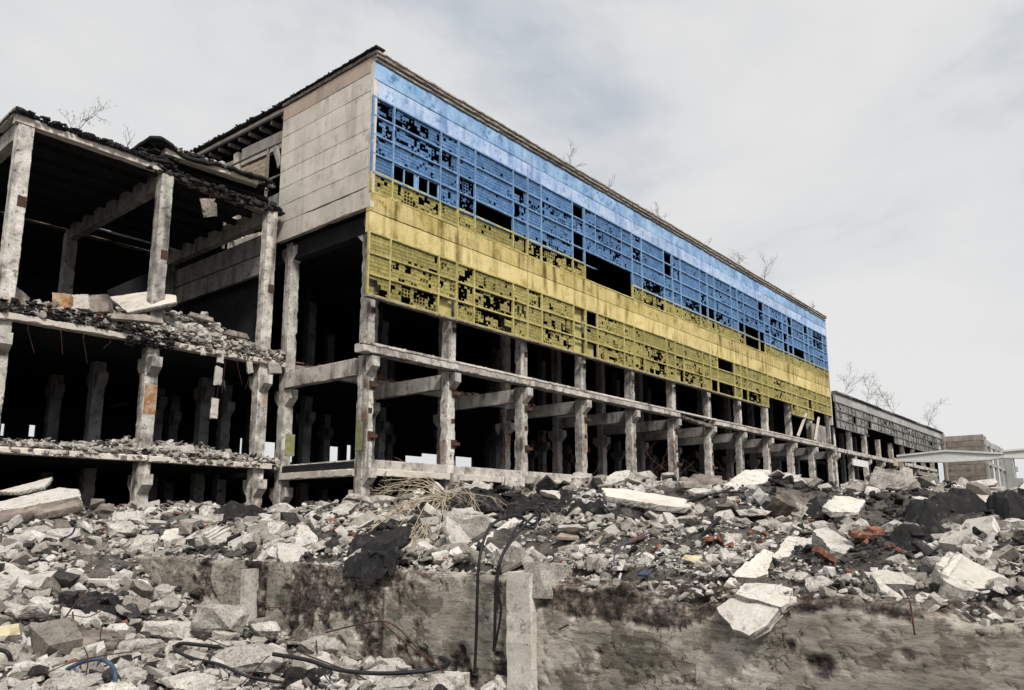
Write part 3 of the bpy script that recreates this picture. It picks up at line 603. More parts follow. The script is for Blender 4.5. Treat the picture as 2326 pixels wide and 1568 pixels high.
plate((2200, 1360), [(2125, 1290, 0.5), (2148, 1256, 0.9), (2190, 1262, 1.0), (2292, 1322, 0.6), (2262, 1338, 0.1), (2190, 1350, 0), (2150, 1320, 0.1)], 0.34, 'big beige corrugated concrete chunk at the right edge above the wall', m='slab', seed=17, rib=2)
plate((40, 1330), [(-30, 1268, 1.0), (30, 1284, 1.0), (84, 1318, 0.4), (88, 1338, 0.1), (50, 1336, 0), (-30, 1310, 0.1)], 0.14, 'wide flat pale slab sliding down at the left edge', seed=18, rag=0.02)
plate((210, 1470), [(132, 1458, 0.0), (190, 1434, 0.7), (250, 1428, 0.9), (290, 1444, 0.7), (262, 1466, 0.2), (200, 1476, 0)], 0.16, 'soot stained brown slab in the lower left heap', m='browned', seed=19)
plate((200, 1500), [(160, 1502, 0), (185, 1470, 0.35), (236, 1454, 0.5), (240, 1472, 0.3), (214, 1490, 0.05)], 0.10, 'smooth white plate leaning on the soot stained slab', seed=20, rag=0.008)
plate((20, 1440), [(-30, 1450, 0), (-30, 1424, 0.2), (44, 1418, 0.25), (46, 1440, 0)], 0.30, 'cream painted block at the left edge', m='cream', name='concrete_block', cat='concrete block', seed=21, rag=0.006)
plate((400, 1222), [(362, 1222, 0), (376, 1206, 0.7), (435, 1196, 1.0), (440, 1212, 0.5), (390, 1228, 0)], 0.16, 'short beam piece on top of the wall near its left end', seed=22)
plate((495, 1232), [(462, 1212, 0.3), (490, 1198, 0.8), (528, 1204, 0.8), (524, 1230, 0.1), (476, 1236, 0)], 0.28, 'fluted concrete block on the mound right of the short beam piece', seed=23, rib=3)
plate((665, 1270), [(630, 1232, 0.4), (660, 1236, 0.45), (701, 1246, 0.35), (690, 1272, 0.0), (645, 1286, -0.05), (632, 1262, 0)], 0.10, 'pale triangular plate hanging over the wall top left of the tar lump', seed=24, rag=0.012)
plate((700, 1240), [(672, 1230, 0), (678, 1190, 0.5), (700, 1190, 0.6), (720, 1228, 0.4), (715, 1242, 0)], 0.2, 'upright broken slab piece above the triangular plate', seed=25)
plate((950, 1262), [(909, 1240, 0.2), (925, 1228, 0.6), (986, 1223, 0.7), (990, 1244, 0.2), (955, 1258, 0), (916, 1262, 0)], 0.2, 'rectangular white block on the wall top below the dead branches', seed=26)
plate((1120, 1245), [(1066, 1245, 0), (1110, 1212, 0.5), (1165, 1178, 1.4), (1180, 1184, 1.4), (1130, 1224, 0.5), (1085, 1252, 0)], 0.2, 'long slab pointing up right behind the hanging black cables', seed=27)
plate((285, 1184), [(244, 1182, 0), (248, 1164, 0.8), (325, 1160, 1.0), (330, 1182, 0.2)], 0.2, 'grooved pale slab half buried on the left slope', seed=28, rib=3)
plate((1900, 1160), [(1868, 1150, 0.2), (1895, 1128, 0.9), (1930, 1124, 1.0), (1966, 1142, 0.9), (1950, 1162, 0.2), (1890, 1164, 0)], 0.12, 'white cracked plate lying on the crest near the far beams', seed=29)
plate((2110, 1146), [(2070, 1128, 1.0), (2092, 1126, 1.2), (2152, 1143, 0.6), (2140, 1148, 0.2), (2100, 1142, 0.4)], 0.12, 'flat pale slab on the right crest above the black tar sheets', seed=30)
plate((2230, 1140), [(2140, 1116, 1.6), (2240, 1120, 2.0), (2300, 1134, 1.5), (2230, 1140, 0.6), (2150, 1134, 1.0)], 0.2, 'long low slab along the far right crest', seed=31)
plate((1270, 1225), [(1262, 1220, 0), (1274, 1210, 0.3), (1310, 1212, 0.35), (1316, 1222, 0.05)], 0.05, 'thin wooden board lying on gravel right of the pilaster', m='wood', name='plank', cat='plank', seed=32, rag=0.004)
plate((1370, 1218), [(1342, 1238, 0), (1370, 1212, 0.3), (1385, 1214, 0.3), (1360, 1240, 0)], 0.05, 'splintered wooden board leaning in the gravel slope', m='wood', name='plank', cat='plank', seed=33, rag=0.006)
plate((1300, 1290), [(1250, 1280, 0), (1256, 1276, 0.1), (1302, 1296, 0), (1298, 1301, -0.1)], 0.04, 'narrow broken plank lying low on the gravel slope', m='wood', name='plank', cat='plank', seed=34, rag=0.003)
plate((1570, 1275), [(1545, 1272, 0), (1556, 1262, 0.2), (1598, 1264, 0.2), (1576, 1280, 0)], 0.04, 'yellowish stained fragment lying on the brown gravel slope', m='cream', name='plaster_fragment', cat='fragment', seed=35, rag=0.006)
plate((1460, 1302), [(1448, 1304, 0), (1460, 1296, 0.1), (1480, 1298, 0.1), (1472, 1306, 0)], 0.03, 'pale blue flat tile fragment low on the gravel slope', m='bluecable', name='tile_fragment', cat='fragment', seed=36, rag=0.003)
plate((230, 1350), [(200, 1320, 0.1), (350, 1318, 0.5), (345, 1332, 0.3), (215, 1338, 0)], 0.2, 'dark sooty beam lying below the left end of the wall', m='browned', name='sooty_beam', cat='concrete beam', seed=37, D0=15)
boulder(500, 1412, 118, 76, 'largest rounded rough boulder at the foot of the wall', 51, dep=.8)
boulder(385, 1432, 112, 52, 'broad pitted boulder left of the largest boulder', 52)
boulder(572, 1492, 165, 56, 'huge flat pale boulder crossed by the black cable', 53, dep=.7)
boulder(600, 1434, 80, 42, 'white wedge boulder with a pipe stub at the wall foot', 54)
boulder(735, 1470, 124, 46, 'pale boulder right of the wedge boulder by the wall foot', 55, dep=.6)
boulder(940, 1508, 150, 30, 'low ragged boulder behind the thick black cable', 56, dep=.5)
boulder(1020, 1552, 100, 52, 'bright boulder in the middle of the bottom edge', 57)
boulder(1165, 1556, 80, 42, 'rough boulder at the bottom edge below the pilaster', 58)
boulder(1395, 1562, 90, 30, 'rounded boulder at the bottom edge in front of the wall, right of the pilaster', 59)
boulder(890, 1556, 120, 30, 'long log like boulder at the bottom edge', 60, dep=.5)
boulder(330, 1236, 56, 42, 'grey boulder overhanging the left end of the wall', 61)
boulder(430, 1552, 140, 40, 'low wide boulder at the bottom edge left of the cable', 62)
boulder(150, 1560, 150, 40, 'broad sandy boulder at the lower left corner', 63)
boulder(230, 1405, 60, 34, 'light boulder beside the black felt scrap in the left heap', 64)
boulder(150, 1215, 60, 34, 'round pale boulder on the left slope', 65)
boulder(270, 1200, 70, 40, 'striped boulder with a cable stub on the left slope', 66)
boulder(320, 1475, 90, 40, 'pointed boulder between the white plate and the black cable', 67)
boulder(60, 1390, 70, 34, 'rough boulder at the left edge above the cream block', 68)
boulder(1525, 1112, 50, 36, 'pale angular boulder in the middle of the crest', 69, D=16.5)
boulder(1790, 1115, 60, 34, 'pale boulder leaning on the black block on the crest', 70, D=16.6)
boulder(1250, 1125, 50, 22, 'pale boulder behind the cable loop on the mound', 71, D=17)
boulder(860, 1138, 50, 26, 'white boulder at the foot of the corner column', 72, D=22)
boulder(800, 1132, 46, 22, 'smaller white boulder left of the corner column foot', 73, D=22.5)
boulder(1860, 1330, 60, 40, 'grey boulder on the wall top left of the smooth cracked plate', 74)
boulder(1940, 1345, 44, 24, 'flat white stone on the wall top between two plates', 75)
boulder(1665, 1225, 50, 26, 'oblong grey boulder left of the leaning beam', 76)
boulder(1300, 1200, 60, 22, 'flat pale boulder on the gravel behind the pilaster', 77)
boulder(1490, 1172, 60, 34, 'pale boulder under the long white slab', 78)
boulder(1560, 1185, 60, 24, 'pale boulder right of centre below the long white slab', 79)
boulder(1720, 1170, 90, 26, 'long lumpy boulder on the right mound above the bricks', 80)

frag_me = []
for k in range(7):
    rn = random.Random(70+k); n_ = rn.randint(5, 8); an = sorted(rn.uniform(0, 6.28) for _ in range(n_)); an = [6.28*i/n_+rn.uniform(-.3, .3) for i in range(n_)]; W_ = [(math.cos(a)*rn.uniform(.34, .52), math.sin(a)*rn.uniform(.22, .40)) for a in an]; o2 = []
    for i in range(n_):
        a, b = W_[i], W_[(i+1) % n_]
        for j in range(5): t = j/5; o2.append((a[0]+(b[0]-a[0])*t+rn.uniform(-.014, .014), a[1]+(b[1]-a[1])*t+rn.uniform(-.014, .014)))
    q = MB(); m_ = len(o2); th = rn.uniform(.09, .16); lay = [(1.0, 0), (1.02, -.2), (.98, -.6), (.90, -1)]
    vs_ = [(0, 0, 0)]+[(x*s_*(1+rn.uniform(-.03, .03)*(d_ < 0)), y*s_*(1+rn.uniform(-.03, .03)*(d_ < 0)), th*d_) for s_, d_ in lay for x, y in o2]+[(0, 0, -th)]
    q.add(vs_, [(0, 1+j, 1+(j+1) % m_) for j in range(m_)]+[(1+r*m_+j, 1+(r+1)*m_+j, 1+(r+1)*m_+(j+1) % m_, 1+r*m_+(j+1) % m_) for r in range(3) for j in range(m_)]+[(len(vs_)-1, 1+3*m_+(j+1) % m_, 1+3*m_+j) for j in range(m_)])
    me = bpy.data.meshes.new('slab_fragment'); me.from_pydata(q.v, [], q.f); me.materials.append(M['slab']); frag_me.append(me)
cnt = 0
while cnt < 60:
    XY, r = polar(1, 8.0, 22, 1.0); x, y = XY[0]
    if not off_wall(XY, 0.3)[0] or (x < 7 and y < 5) or (8.3 < x < 12 and 2.5 < y < 6.5): continue
    cnt += 1; s = rs.uniform(.45, 1.1)*float(np.clip(r[0]/13, .8, 1.2)); o = bpy.data.objects.new('slab_fragment', frag_me[rs.randint(7)]); col.objects.link(o)
    o.location = (x, y, hz(x, y)+s*.16); o.scale = (s, s, s); o.rotation_euler = (rs.normal(.1, .35), rs.normal(-.1, .35), rs.uniform(0, 6.28)); tag(o, 'slab', 'slab fragment', 'slab fragments in the rubble')

# roofing felt lumps: crumpled sheets draped on the heap
def felt(x, y, w, h, label, seed, up=0.12, rz=0, name='roofing_felt_sheet'):
    D = hit(x, y+h*0.2); p = atD(x, y, D); s = w*D/FL; dp = max(0.7, h*D/FL*2.2); rn = random.Random(seed); n = 40
    U, V = np.meshgrid(np.linspace(-1, 1, n), np.linspace(-1, 1, n), indexing='ij')
    # view-facing axes of the sheet, on the ground
    t = Vector((AX[0], BX[0], 0)).normalized(); f = Vector((t.y*-1, t.x, 0))
    edge = 1+0.25*fbm(U*2+seed, V*2, 3)
    gx_ = p.x+(t.x*U*s/2+f.x*V*dp/2)*edge; gy_ = p.y+(t.y*U*s/2+f.y*V*dp/2)*edge
    rr = np.clip(1-np.maximum(np.abs(U), np.abs(V))**3, 0, 1)
    gz_ = height(gx_.ravel(), gy_.ravel()).reshape(gx_.shape)-0.05+up*rr*(1+1.2*fbm(gx_*1.5+seed, gy_*1.5, 4))+0.12*np.abs(fbm(gx_*3.5+seed, gy_*3.5, 3))*rr+0.08*fbm(gx_*9, gy_*9, 2)*rr+0.03*rr
    o = gridmesh(name, gx_, gy_, gz_, M['tar']); o.data.polygons.foreach_set('use_smooth', [False]*len(o.data.polygons)); so_ = o.modifiers.new('thickness', 'SOLIDIFY'); so_.thickness = 0.02
    recentre(o); return tag(o, label, 'roofing felt')
felt(2145, 1155, 190, 44, 'large crumpled black roofing felt sheet on the right crest', 1, 0.22)
felt(2300, 1150, 90, 44, 'black roofing felt lump at the far right edge of the crest', 2, 0.25)
felt(2110, 1215, 200, 60, 'wide dark felt patch below the crest sheet on the right', 3, 0.1)
felt(850, 1245, 110, 80, 'black tar lump hanging over the wall below the dead branches', 4, 0.25)
felt(1040, 1140, 190, 34, 'long dark felt layer under the dead branches', 5, 0.22)
felt(1220, 1152, 170, 26, 'dark layered felt behind the cable loop', 6, 0.2)
felt(545, 1165, 90, 40, 'black felt sheet peaked on the left mound', 7, 0.25)
felt(228, 1382, 88, 36, 'black felt scrap in the middle of the left heap', 8, 0.15)
felt(1330, 1175, 110, 30, 'dark crumpled felt under the left end of the white slab', 9, 0.2)
felt(1850, 1160, 110, 20, 'dark felt strip right of the black block on the crest', 10, 0.15)
felt(740, 1480, 60, 40, 'dark felt flap against the foot of the wall', 11, 0.3)
felt(700, 1545, 130, 30, 'black felt strip at the bottom edge under the cable', 12, 0.12)

# tar running over the wall face under the lump
def tplate(pts, label, seed, thick=.07): 
    P_ = [(x, y, fwd(onX(x, y, WX0-o_))) for x, y, o_ in pts]
    return plate(None, P_, thick, label, m='tar', seed=seed, D0=1e-9, rag=.07, name='torn_felt', cat='roofing felt')
tplate([(790, 1262, .02), (850, 1238, -.1), (905, 1232, -.1), (896, 1262, .05), (880, 1296, .12), (848, 1326, .16), (795, 1310, .14), (776, 1288, .10)], 'torn black felt mass sagging over the wall face below the dead branches', 91)
tplate([(828, 1232, -.25), (880, 1205, -.8), (930, 1196, -1.0), (925, 1226, -.4), (880, 1252, .0), (840, 1262, .05)], 'black felt layer above the sagging felt mass', 92)
tplate([(872, 1262, .08), (900, 1240, .0), (912, 1262, .04), (886, 1312, .12)], 'narrow torn felt strip at the right of the sagging felt mass', 93)

# the loose rubble lies round the singly placed slabs and boulders, not over them
Rn = np.array(rot); V_ = P @ Rn; Dp = -V_[:, 2]; sx_ = CX+FL*V_[:, 0]/Dp; sy_ = CY-FL*V_[:, 1]/Dp; free = np.ones(len(P), bool)
for x_, y_, rx_, ry_, D_ in ZN: free &= ~((((sx_-x_)/rx_)**2+((sy_-y_)/ry_)**2 < 1) & (Dp < D_+0.5) & (Dp > D_-2.5))
P, S, dk, br = P[free], S[free], dk[free], br[free]
scatter('concrete_rubble', P[~dk & ~br], S[~dk & ~br], M['rubble'], rs)
scatter('soot_shade_rubble', P[dk], S[dk]*0.8, M['darkrubble'], rs)
scatter('brick_rubble', P[br], S[br]*0.9, M['brick'], rs)

# ------------------------------------------------------------------ cables, rebar, branches
def smoothpath(pts, n=8):
    pts = [Vector(p) for p in pts]; out = []
    for i in range(len(pts)-1):
        p0 = pts[max(i-1, 0)]; p1 = pts[i]; p2 = pts[i+1]; p3 = pts[min(i+2, len(pts)-1)]
        for j in range(n):
            t = j/n; out.append(0.5*((2*p1)+(-p0+p2)*t+(2*p0-5*p1+4*p2-p3)*t*t+(-p0+3*p1-3*p2+p3)*t**3))
    out.append(pts[-1]); return out
def wire(pts, r, m, name, label, cat, D0=None, n=8, r1=None, sides=6, parent=None):
    P = []
    for q_ in pts:
        x, y = q_[0], q_[1]; dd = q_[2] if len(q_) > 2 else 0
        D = (D0 if D0 else hit(x, y)) + dd; P.append(atD(x, y, D))
    b = MB(); b.tube(smoothpath(P, n), r, sides, r1); o = b.build(name, M[m], parent, smooth=True)
    if parent is None: tag(o, label, cat)
    return o
wire([(1215, 1160, 1.4), (1224, 1180, 1.2), (1208, 1194, 1), (1180, 1196, 0.7), (1190, 1180, 0.8), (1165, 1172, .6), (1120, 1190, 0.2), (1098, 1230, -.25), (1087, 1290, -.45), (1084, 1360, -.5), (1082, 1440, -.5), (1078, 1530, -.5)], 0.021, 'cable', 'hanging_cable', 'leftmost black cable hanging straight down the wall by the pilaster', 'cable', D0=10.6)
wire([(1222, 1176, 1.3), (1212, 1200, 0.8), (1180, 1192, .7), (1160, 1225, 0.2), (1138, 1268, -.4), (1128, 1310, -.5), (1125, 1370, -.52), (1124, 1430, -.52), (1122, 1478, -.5)], 0.020, 'cable', 'hanging_cable', 'middle black cable hanging beside the pilaster, ending in the longer point', 'cable', D0=10.4)
wire([(1215, 1170, 1.3), (1196, 1188, .8), (1168, 1222, 0.2), (1142, 1262, -.38), (1131, 1310, -.5), (1133, 1350, -.52), (1138, 1390, -.52), (1130, 1440, -.52), (1124, 1470, -.5)], 0.018, 'cable', 'hanging_cable', 'right black cable bowing outwards beside the pilaster', 'cable', D0=10.4)
wire([(1185, 1165, 0), (1200, 1155, 0), (1222, 1160, 0), (1226, 1178, 0), (1210, 1190, 0), (1192, 1182, -.1)], 0.016, 'cable', 'cable_loop', 'small black cable loop standing on the mound above the pilaster', 'cable', D0=11.6)
wire([(400, 1468, -.1), (415, 1462, -.1), (460, 1466, -.1), (500, 1470, -.1)], 0.03, 'cable', 'thick_cable', 'short black twisted cable end left of the flat boulder', 'cable', D0=11.2)
wire([(395, 1466, -.3), (402, 1480, -.35), (440, 1496, -.4), (500, 1510, -.45), (560, 1536, -.5), (610, 1546, -.4), (650, 1552, -.3)], 0.022, 'cable', 'thick_cable', 'thick black rope like cable crossing the flat boulder at the bottom', 'cable', D0=10.6)
wire([(620, 1486, .2), (700, 1500, 0.1), (770, 1522, 0), (860, 1530, -.1), (950, 1526, -.1), (1005, 1516, 0), (1018, 1504, .3), (1000, 1494, .5)], 0.031, 'cable', 'thick_cable', 'thickest black cable sagging along the bottom centre', 'cable', D0=10.2)
wire([(150, 1522, .2), (185, 1505, .1), (225, 1498, 0), (252, 1510, -.1), (262, 1536, -.2), (258, 1560, -.3), (248, 1590, -.3)], 0.025, 'bluecable', 'blue_cable', 'blue cable arching out of the rubble at the lower left', 'cable', D0=9.1)
wire([(140, 1225, 0), (162, 1214, -.1), (170, 1200, -.2), (172, 1190, -.2)], 0.02, 'bluecable', 'blue_cable', 'short blue cable stub on the left slope', 'cable', D0=17.6)
wire([(-10, 1475, 0), (15, 1482, -.1), (25, 1505, -.1), (22, 1535, -.2), (32, 1575, -.2)], 0.028, 'cable', 'bent_cable', 'black cable bending down at the lower left corner', 'cable', D0=10)
wire([(1478, 1208, 0.3), (1455, 1220, 0.1), (1412, 1240, 0), (1395, 1265, -.1), (1400, 1300, -.3), (1417, 1330, -.5), (1428, 1372, -.75), (1444, 1420, -.8), (1452, 1452, -.85), (1440, 1490, -.85), (1428, 1510, -.85), (1412, 1534, -.85)], 0.011, 'violet', 'thin_cable', 'thin violet cable trailing down the gravel and over the wall', 'cable', D0=9.95)
wire([(2067, 1365, 0), (2072, 1400, -.05), (2078, 1443, -.05)], 0.008, 'rust', 'thin_rod', 'thin dark rod hanging on the right wall face', 'rod', D0=6.95)
wire([(1635, 1176, 0.2), (1612, 1200, 0), (1590, 1230, 0), (1568, 1268, 0)], 0.03, 'cable', 'iron_bar', 'dark iron bar stuck slantwise in the gravel slope', 'bar', D0=11.2)
wire([(1710, 1130, 0), (1780, 1136, 0), (1850, 1160, 0), (1910, 1165, 0)], 0.02, 'cable', 'crest_cable', 'black cable running along the crest under the black block', 'cable', D0=14.7)
wire([(1560, 1140, 0), (1620, 1122, 0), (1680, 1118, 0), (1750, 1128, 0), (1800, 1135, 0)], 0.02, 'cable', 'crest_cable', 'black cable curving over the crest below the broad pale slab', 'cable', D0=14.9)
wire([(2180, 1140, 0), (2240, 1096, 0.2)], 0.01, 'rust', 'thin_rod', 'thin straight rod sticking up from the right crest', 'rod', D0=15)
wire([(1270, 1430, .3), (1290, 1420, .2)], 0.01, 'rust', 'thin_rod', 'short wire on the wall face right of the pilaster', 'rod', D0=9)
D_ = hit(1744, 1290)-.12; c_ = atD(1744, 1284, D_); u_ = Vector((AX[0], BX[0], 0)).normalized(); v_ = (Vector((0, 0, .8))+Vector((.35, .3, 0))).normalized()
q = MB(); q.tube([c_+u_*.115*math.cos(t*math.pi/9)+v_*.10*math.sin(t*math.pi/9) for t in range(19)], .032, 7)
tag(q.build('old_tyre', M['tar'], smooth=True), 'small worn rubber tyre lying on the leaning broken beam', 'tyre')
# rebar in the foreground
RB = [([(740, 1437, .35), (850, 1412, .2), (900, 1424, 0), (955, 1480, -.1), (1010, 1530, -.1), (1030, 1570, -.1)], 'long rusty rebar arching in front of the wall'),
      ([(861, 1394, .2), (868, 1412, .1), (900, 1442, 0), (960, 1490, -.1), (1015, 1530, -.1)], 'rusty rebar with a kinked tip crossing the arching one'),
      ([(690, 1486, .1), (740, 1505, 0), (800, 1528, -.1), (840, 1550, -.1)], 'rusty twisted rebar under the thickest cable'),
      ([(718, 1455, .1), (722, 1500, 0)], 'short upright ribbed rebar stub beside the pale boulder'),
      ([(640, 1556, 0), (664, 1520, 0)], 'dark iron stub leaning right of the flat boulder'),
      ([(720, 1510, 0), (745, 1545, -.1), (770, 1570, -.1)], 'thin rebar pointing down right under the cable'),
      ([(545, 1560, 0), (600, 1500, 0), (612, 1490, 0)], 'thin black rod across the bottom heap'),
      ([(460, 1446, .1), (520, 1470, 0), (560, 1480, 0)], 'thin rod under the largest boulder'),
      ([(120, 1445, 0), (165, 1380, 0.2), (205, 1340, .4)], 'long black rod leaning in the left heap'),
      ([(165, 1390, 0), (168, 1440, 0), (150, 1460, 0), (90, 1465, 0)], 'black bent rod in the left heap'),
      ([(110, 1450, 0), (150, 1400, 0.1), (200, 1402, .1), (240, 1380, .2)], 'tangled black wire in the left heap'),
      ([(235, 1420, 0), (228, 1450, 0), (250, 1480, 0)], 'red brown wire hooked over a boulder on the left'),
      ([(600, 1380, .3), (690, 1384, .2), (700, 1410, .1), (680, 1440, 0)], 'thin bent wire in front of the wall near the wedge boulder'),
      ([(545, 1380, .2), (600, 1378, .2), (650, 1380, .2)], 'thin wire lying along the wall foot'),
      ([(10, 1555, 0), (100, 1530, 0), (180, 1500, .1), (300, 1480, .1)], 'long thin dark rod across the lower left heap'),
      ([(190, 1560, 0), (200, 1500, 0), (190, 1470, .1)], 'rusty upright wire beside the blue cable')]
for p, lb in RB: wire(p, 0.0075 if 'thin' in lb or 'wire' in lb else 0.012, 'rust', 'rebar', lb, 'rebar', D0=hit(p[0][0], max(p[0][1], p[-1][1]) if max(p[0][1], p[-1][1]) < 1565 else 1560)-0.25)

def branchy(base, dirs, ln, r, mb, depth, rn, droop=0.1, spread=0.6, gens=(4, 3)):
    # grows a twig as a chain and returns its end points
    ends = []
    p = Vector(base); d_ = Vector(dirs).normalized(); pts = [p.copy()]; k = 6
    for i in range(k):
        d_ = (d_+Vector((rn.gauss(0, .16), rn.gauss(0, .16), rn.gauss(0, .12)-droop/k))).normalized(); p = p+d_*(ln/k); pts.append(p.copy())
    mb.tube(pts, r, 5 if r > .01 else 3, r*0.45)
    ends.append((pts[-1], d_))
    if depth > 0:
        for i in range(gens[0] if depth > 1 else gens[1]):
            j = rn.randint(1, k); t = (pts[j]-pts[j-1]).normalized()
            dd = (t+Vector((rn.gauss(0, spread), rn.gauss(0, spread), rn.gauss(0, spread)))).normalized()
            ends += branchy(pts[j], dd, ln*rn.uniform(.4, .65), r*0.55, mb, depth-1, rn, droop, spread, gens)
    return ends
rn = random.Random(4); q = MB(); rD = hit(1018, 1150); bp = atD(1018, 1134, rD-.7)
for i in range(30):
    if i < 7: ex, ey = rn.uniform(850, 960), rn.uniform(1098, 1150)
    elif i < 24: ex, ey = rn.uniform(820, 1030), rn.uniform(1160, 1268)
    else: ex, ey = rn.uniform(1040, 1150), rn.uniform(1110, 1190)
    D1_ = min(hit(ex, max(ey, 1150)), rD)-rn.uniform(.45, .85); e_ = atD(ex, ey, D1_); mid = bp.lerp(e_, .5)+Vector((rn.gauss(0, .1), rn.gauss(0, .1), rn.uniform(.12, .38)))
    path = smoothpath([bp+Vector((rn.gauss(0, .06), rn.gauss(0, .06), rn.gauss(0, .05))), bp.lerp(mid, .6)+Vector((0, 0, .06)), mid, mid.lerp(e_, .6)+Vector((0, 0, .05)), e_], 5); q.tube(path, rn.uniform(.011, .019), 5, .004)
    for k in range(5):
        j = rn.randint(5, len(path)-2); t = (path[j+1]-path[j]).normalized(); branchy(path[j], t+Vector((rn.gauss(0, .35), rn.gauss(0, .35), rn.gauss(0, .3))), rn.uniform(.3, .8), .006, q, 1, rn, .1, .35, (1, 2))
tag(q.build('dead_branches', M['twig']), 'spray of pale dead branches lying on the mound in front of the columns', 'branches')
rn = random.Random(9); q = MB()
for i in range(26):
    x = rn.uniform(1240, 1700); p = atD(x, rn.uniform(1080, 1110), rn.uniform(17.5, 20)); branchy(p, Vector((rn.uniform(-1, 1), rn.uniform(-1, 1), rn.uniform(.1, 1))), rn.uniform(.5, 1.2), .006, q, 1, rn, 0, .5, (2, 2))
tag(q.build('dry_bramble', M['rust']), 'reddish dry bramble tangled on the crest in front of the columns', 'bramble', kind='stuff')
def shrub(p, h, label, seed, lean=(0, 0), leaves=40, group='bare shrubs growing on the factory roof', dens=1.0, name='bare_shrub'):
    rn = random.Random(seed); p = Vector(p); root = empty(name, p, label, 'shrub', group); q = MB()
    ends = branchy(p-Vector((0, 0, .25)), (lean[0], lean[1], 1), h, 0.014*h**.6+0.006, q, 3 if h > 1.2 else 2, rn, -0.2, 0.45, (int(5*dens), 4))
    q.build('trunk', M['bark'], root)
    lf = MB()
    for e_, d_ in ends[1:]:
        for k in range(max(1, leaves*2//max(1, len(ends)))):
            c = e_+Vector((rn.gauss(0, .06), rn.gauss(0, .06), rn.gauss(0, .06)))*h*.6; a = Vector((rn.gauss(0, 1), rn.gauss(0, 1), rn.gauss(0, 1))).normalized(); b = a.orthogonal().normalized()
            s_ = rn.uniform(.022, .05)*max(1, h*.6)
            lf.add([c-a*s_, c+b*s_*.5, c+a*s_, c-b*s_*.5], [(0, 1, 2, 3)])
    if lf.v: lf.build('crown', M['leaf'], root, kind='stuff')

# ================================================================== the long factory building
def corbel(mb, x, y, z1, dy, w=0.46, hh=0.45, tp=0.4, d=0.42):
    y0 = y+dy*0.27; y1 = y0+dy*d
    a = [(x-w/2, y0, z1), (x+w/2, y0, z1), (x-w/2, y1, z1), (x+w/2, y1, z1), (x-w/2, y1, z1-hh), (x+w/2, y1, z1-hh), (x-w/2, y0, z1-hh-tp), (x+w/2, y0, z1-hh-tp)]
    mb.add(a, [(0, 1, 3, 2), (2, 3, 5, 4), (4, 5, 7, 6), (0, 2, 4, 6), (1, 7, 5, 3)] if dy > 0 else [(2, 3, 1, 0), (4, 5, 3, 2), (6, 7, 5, 4), (6, 4, 2, 0), (3, 5, 7, 1)])
def sub(o, parent):
    # hang a built object under a part without moving it
    wl = parent.parent.location if parent.parent else parent.location
    o.parent = parent; o.matrix_parent_inverse = Matrix.Identity(4); return o
def column(root, x, y, z0, z1, corb=(), w=0.56, d=0.54, m='column', seed=None, big=0.11):
    q = MB(); q.rbar((x, y, z0), (x, y, z1), w, d, step=0.17, chip=0.02, big=big, pbig=0.16, seed=int(x*97+y*31+z0))
    o = q.build('column', M[m], root)
    for zc, dy in corb: c = MB(); corbel(c, x, y, zc, dy); sub(c.build('corbel', M[m], None), o)
    return o
YF = 26.95
root = empty('factory_building', (22, 27.5, -1.6), 'long ruined concrete hall with a blue over yellow facade of panels and glass blocks', 'building')
BW = 5.86; PX = [21.8+BW*i for i in range(12)]
CXs = [22.54]+[27.93+5.93*i for i in range(11)]
# --- painted concrete bands
for r, (zt, zb, mm) in enumerate([(21.83, 20.95, 'blue'), (20.92, 20.05, 'blue2'), (15.20, 14.25, 'yellowst'), (14.21, 13.22, 'yellow')]):
    for i in range(11):
        q = MB(); dy = random.uniform(-.012, .012); x0, x1 = PX[i]+0.015, PX[i+1]-0.015
        q.rbar(((x0+x1)/2-(x1-x0)/2, YF+0.14+dy, (zt+zb)/2), (x1, YF+0.14+dy, (zt+zb)/2+random.uniform(-.008, .008)), 0.28, zt-zb, step=0.5, chip=0.008, big=0.03, pbig=0.06, seed=r*50+i)
        q.build('wall_panel', M[mm], root, label=('blue' if mm == 'blue' else 'pale blue' if mm == 'blue2' else 'yellow')+' painted concrete panel')
# --- corner strip and end wall
q = MB(); q.rbar((21.93, 27.07, 14.45), (21.93, 27.07, 22.1), 0.24, 0.24, step=.4, chip=.01, big=.04, seed=3); q.build('corner_strip', M['panel'], root)
EJ = [22.17, 21.35, 20.38, 19.35, 18.4, 17.42, 16.43, 15.46, 14.42]
for i in range(8):
    q = MB(); q.rbar((21.93+random.uniform(-.01, .01), 27.22, (EJ[i]+EJ[i+1])/2), (21.93, 34.55, (EJ[i]+EJ[i+1])/2), 0.26, EJ[i]-EJ[i+1]-0.03, step=0.5, chip=0.008, big=0.10 if i == 7 else 0.02, pbig=.25 if i == 7 else .05, seed=60+i)
    q.build('end_panel', M['panel_warm'] if i == 0 else M['panel'], root, label='brown stained end wall panel' if i == 0 else None)
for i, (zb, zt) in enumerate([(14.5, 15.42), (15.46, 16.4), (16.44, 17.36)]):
    q = MB(); q.rbar((22.0, 34.60, (zb+zt)/2), (22.0, 36.2-0.25*i, (zb+zt)/2), 0.24, zt-zb-.02, step=.3, chip=.01, big=.05, rag1=.1, seed=80+i); q.build('end_panel', M['shadebeam'], root)
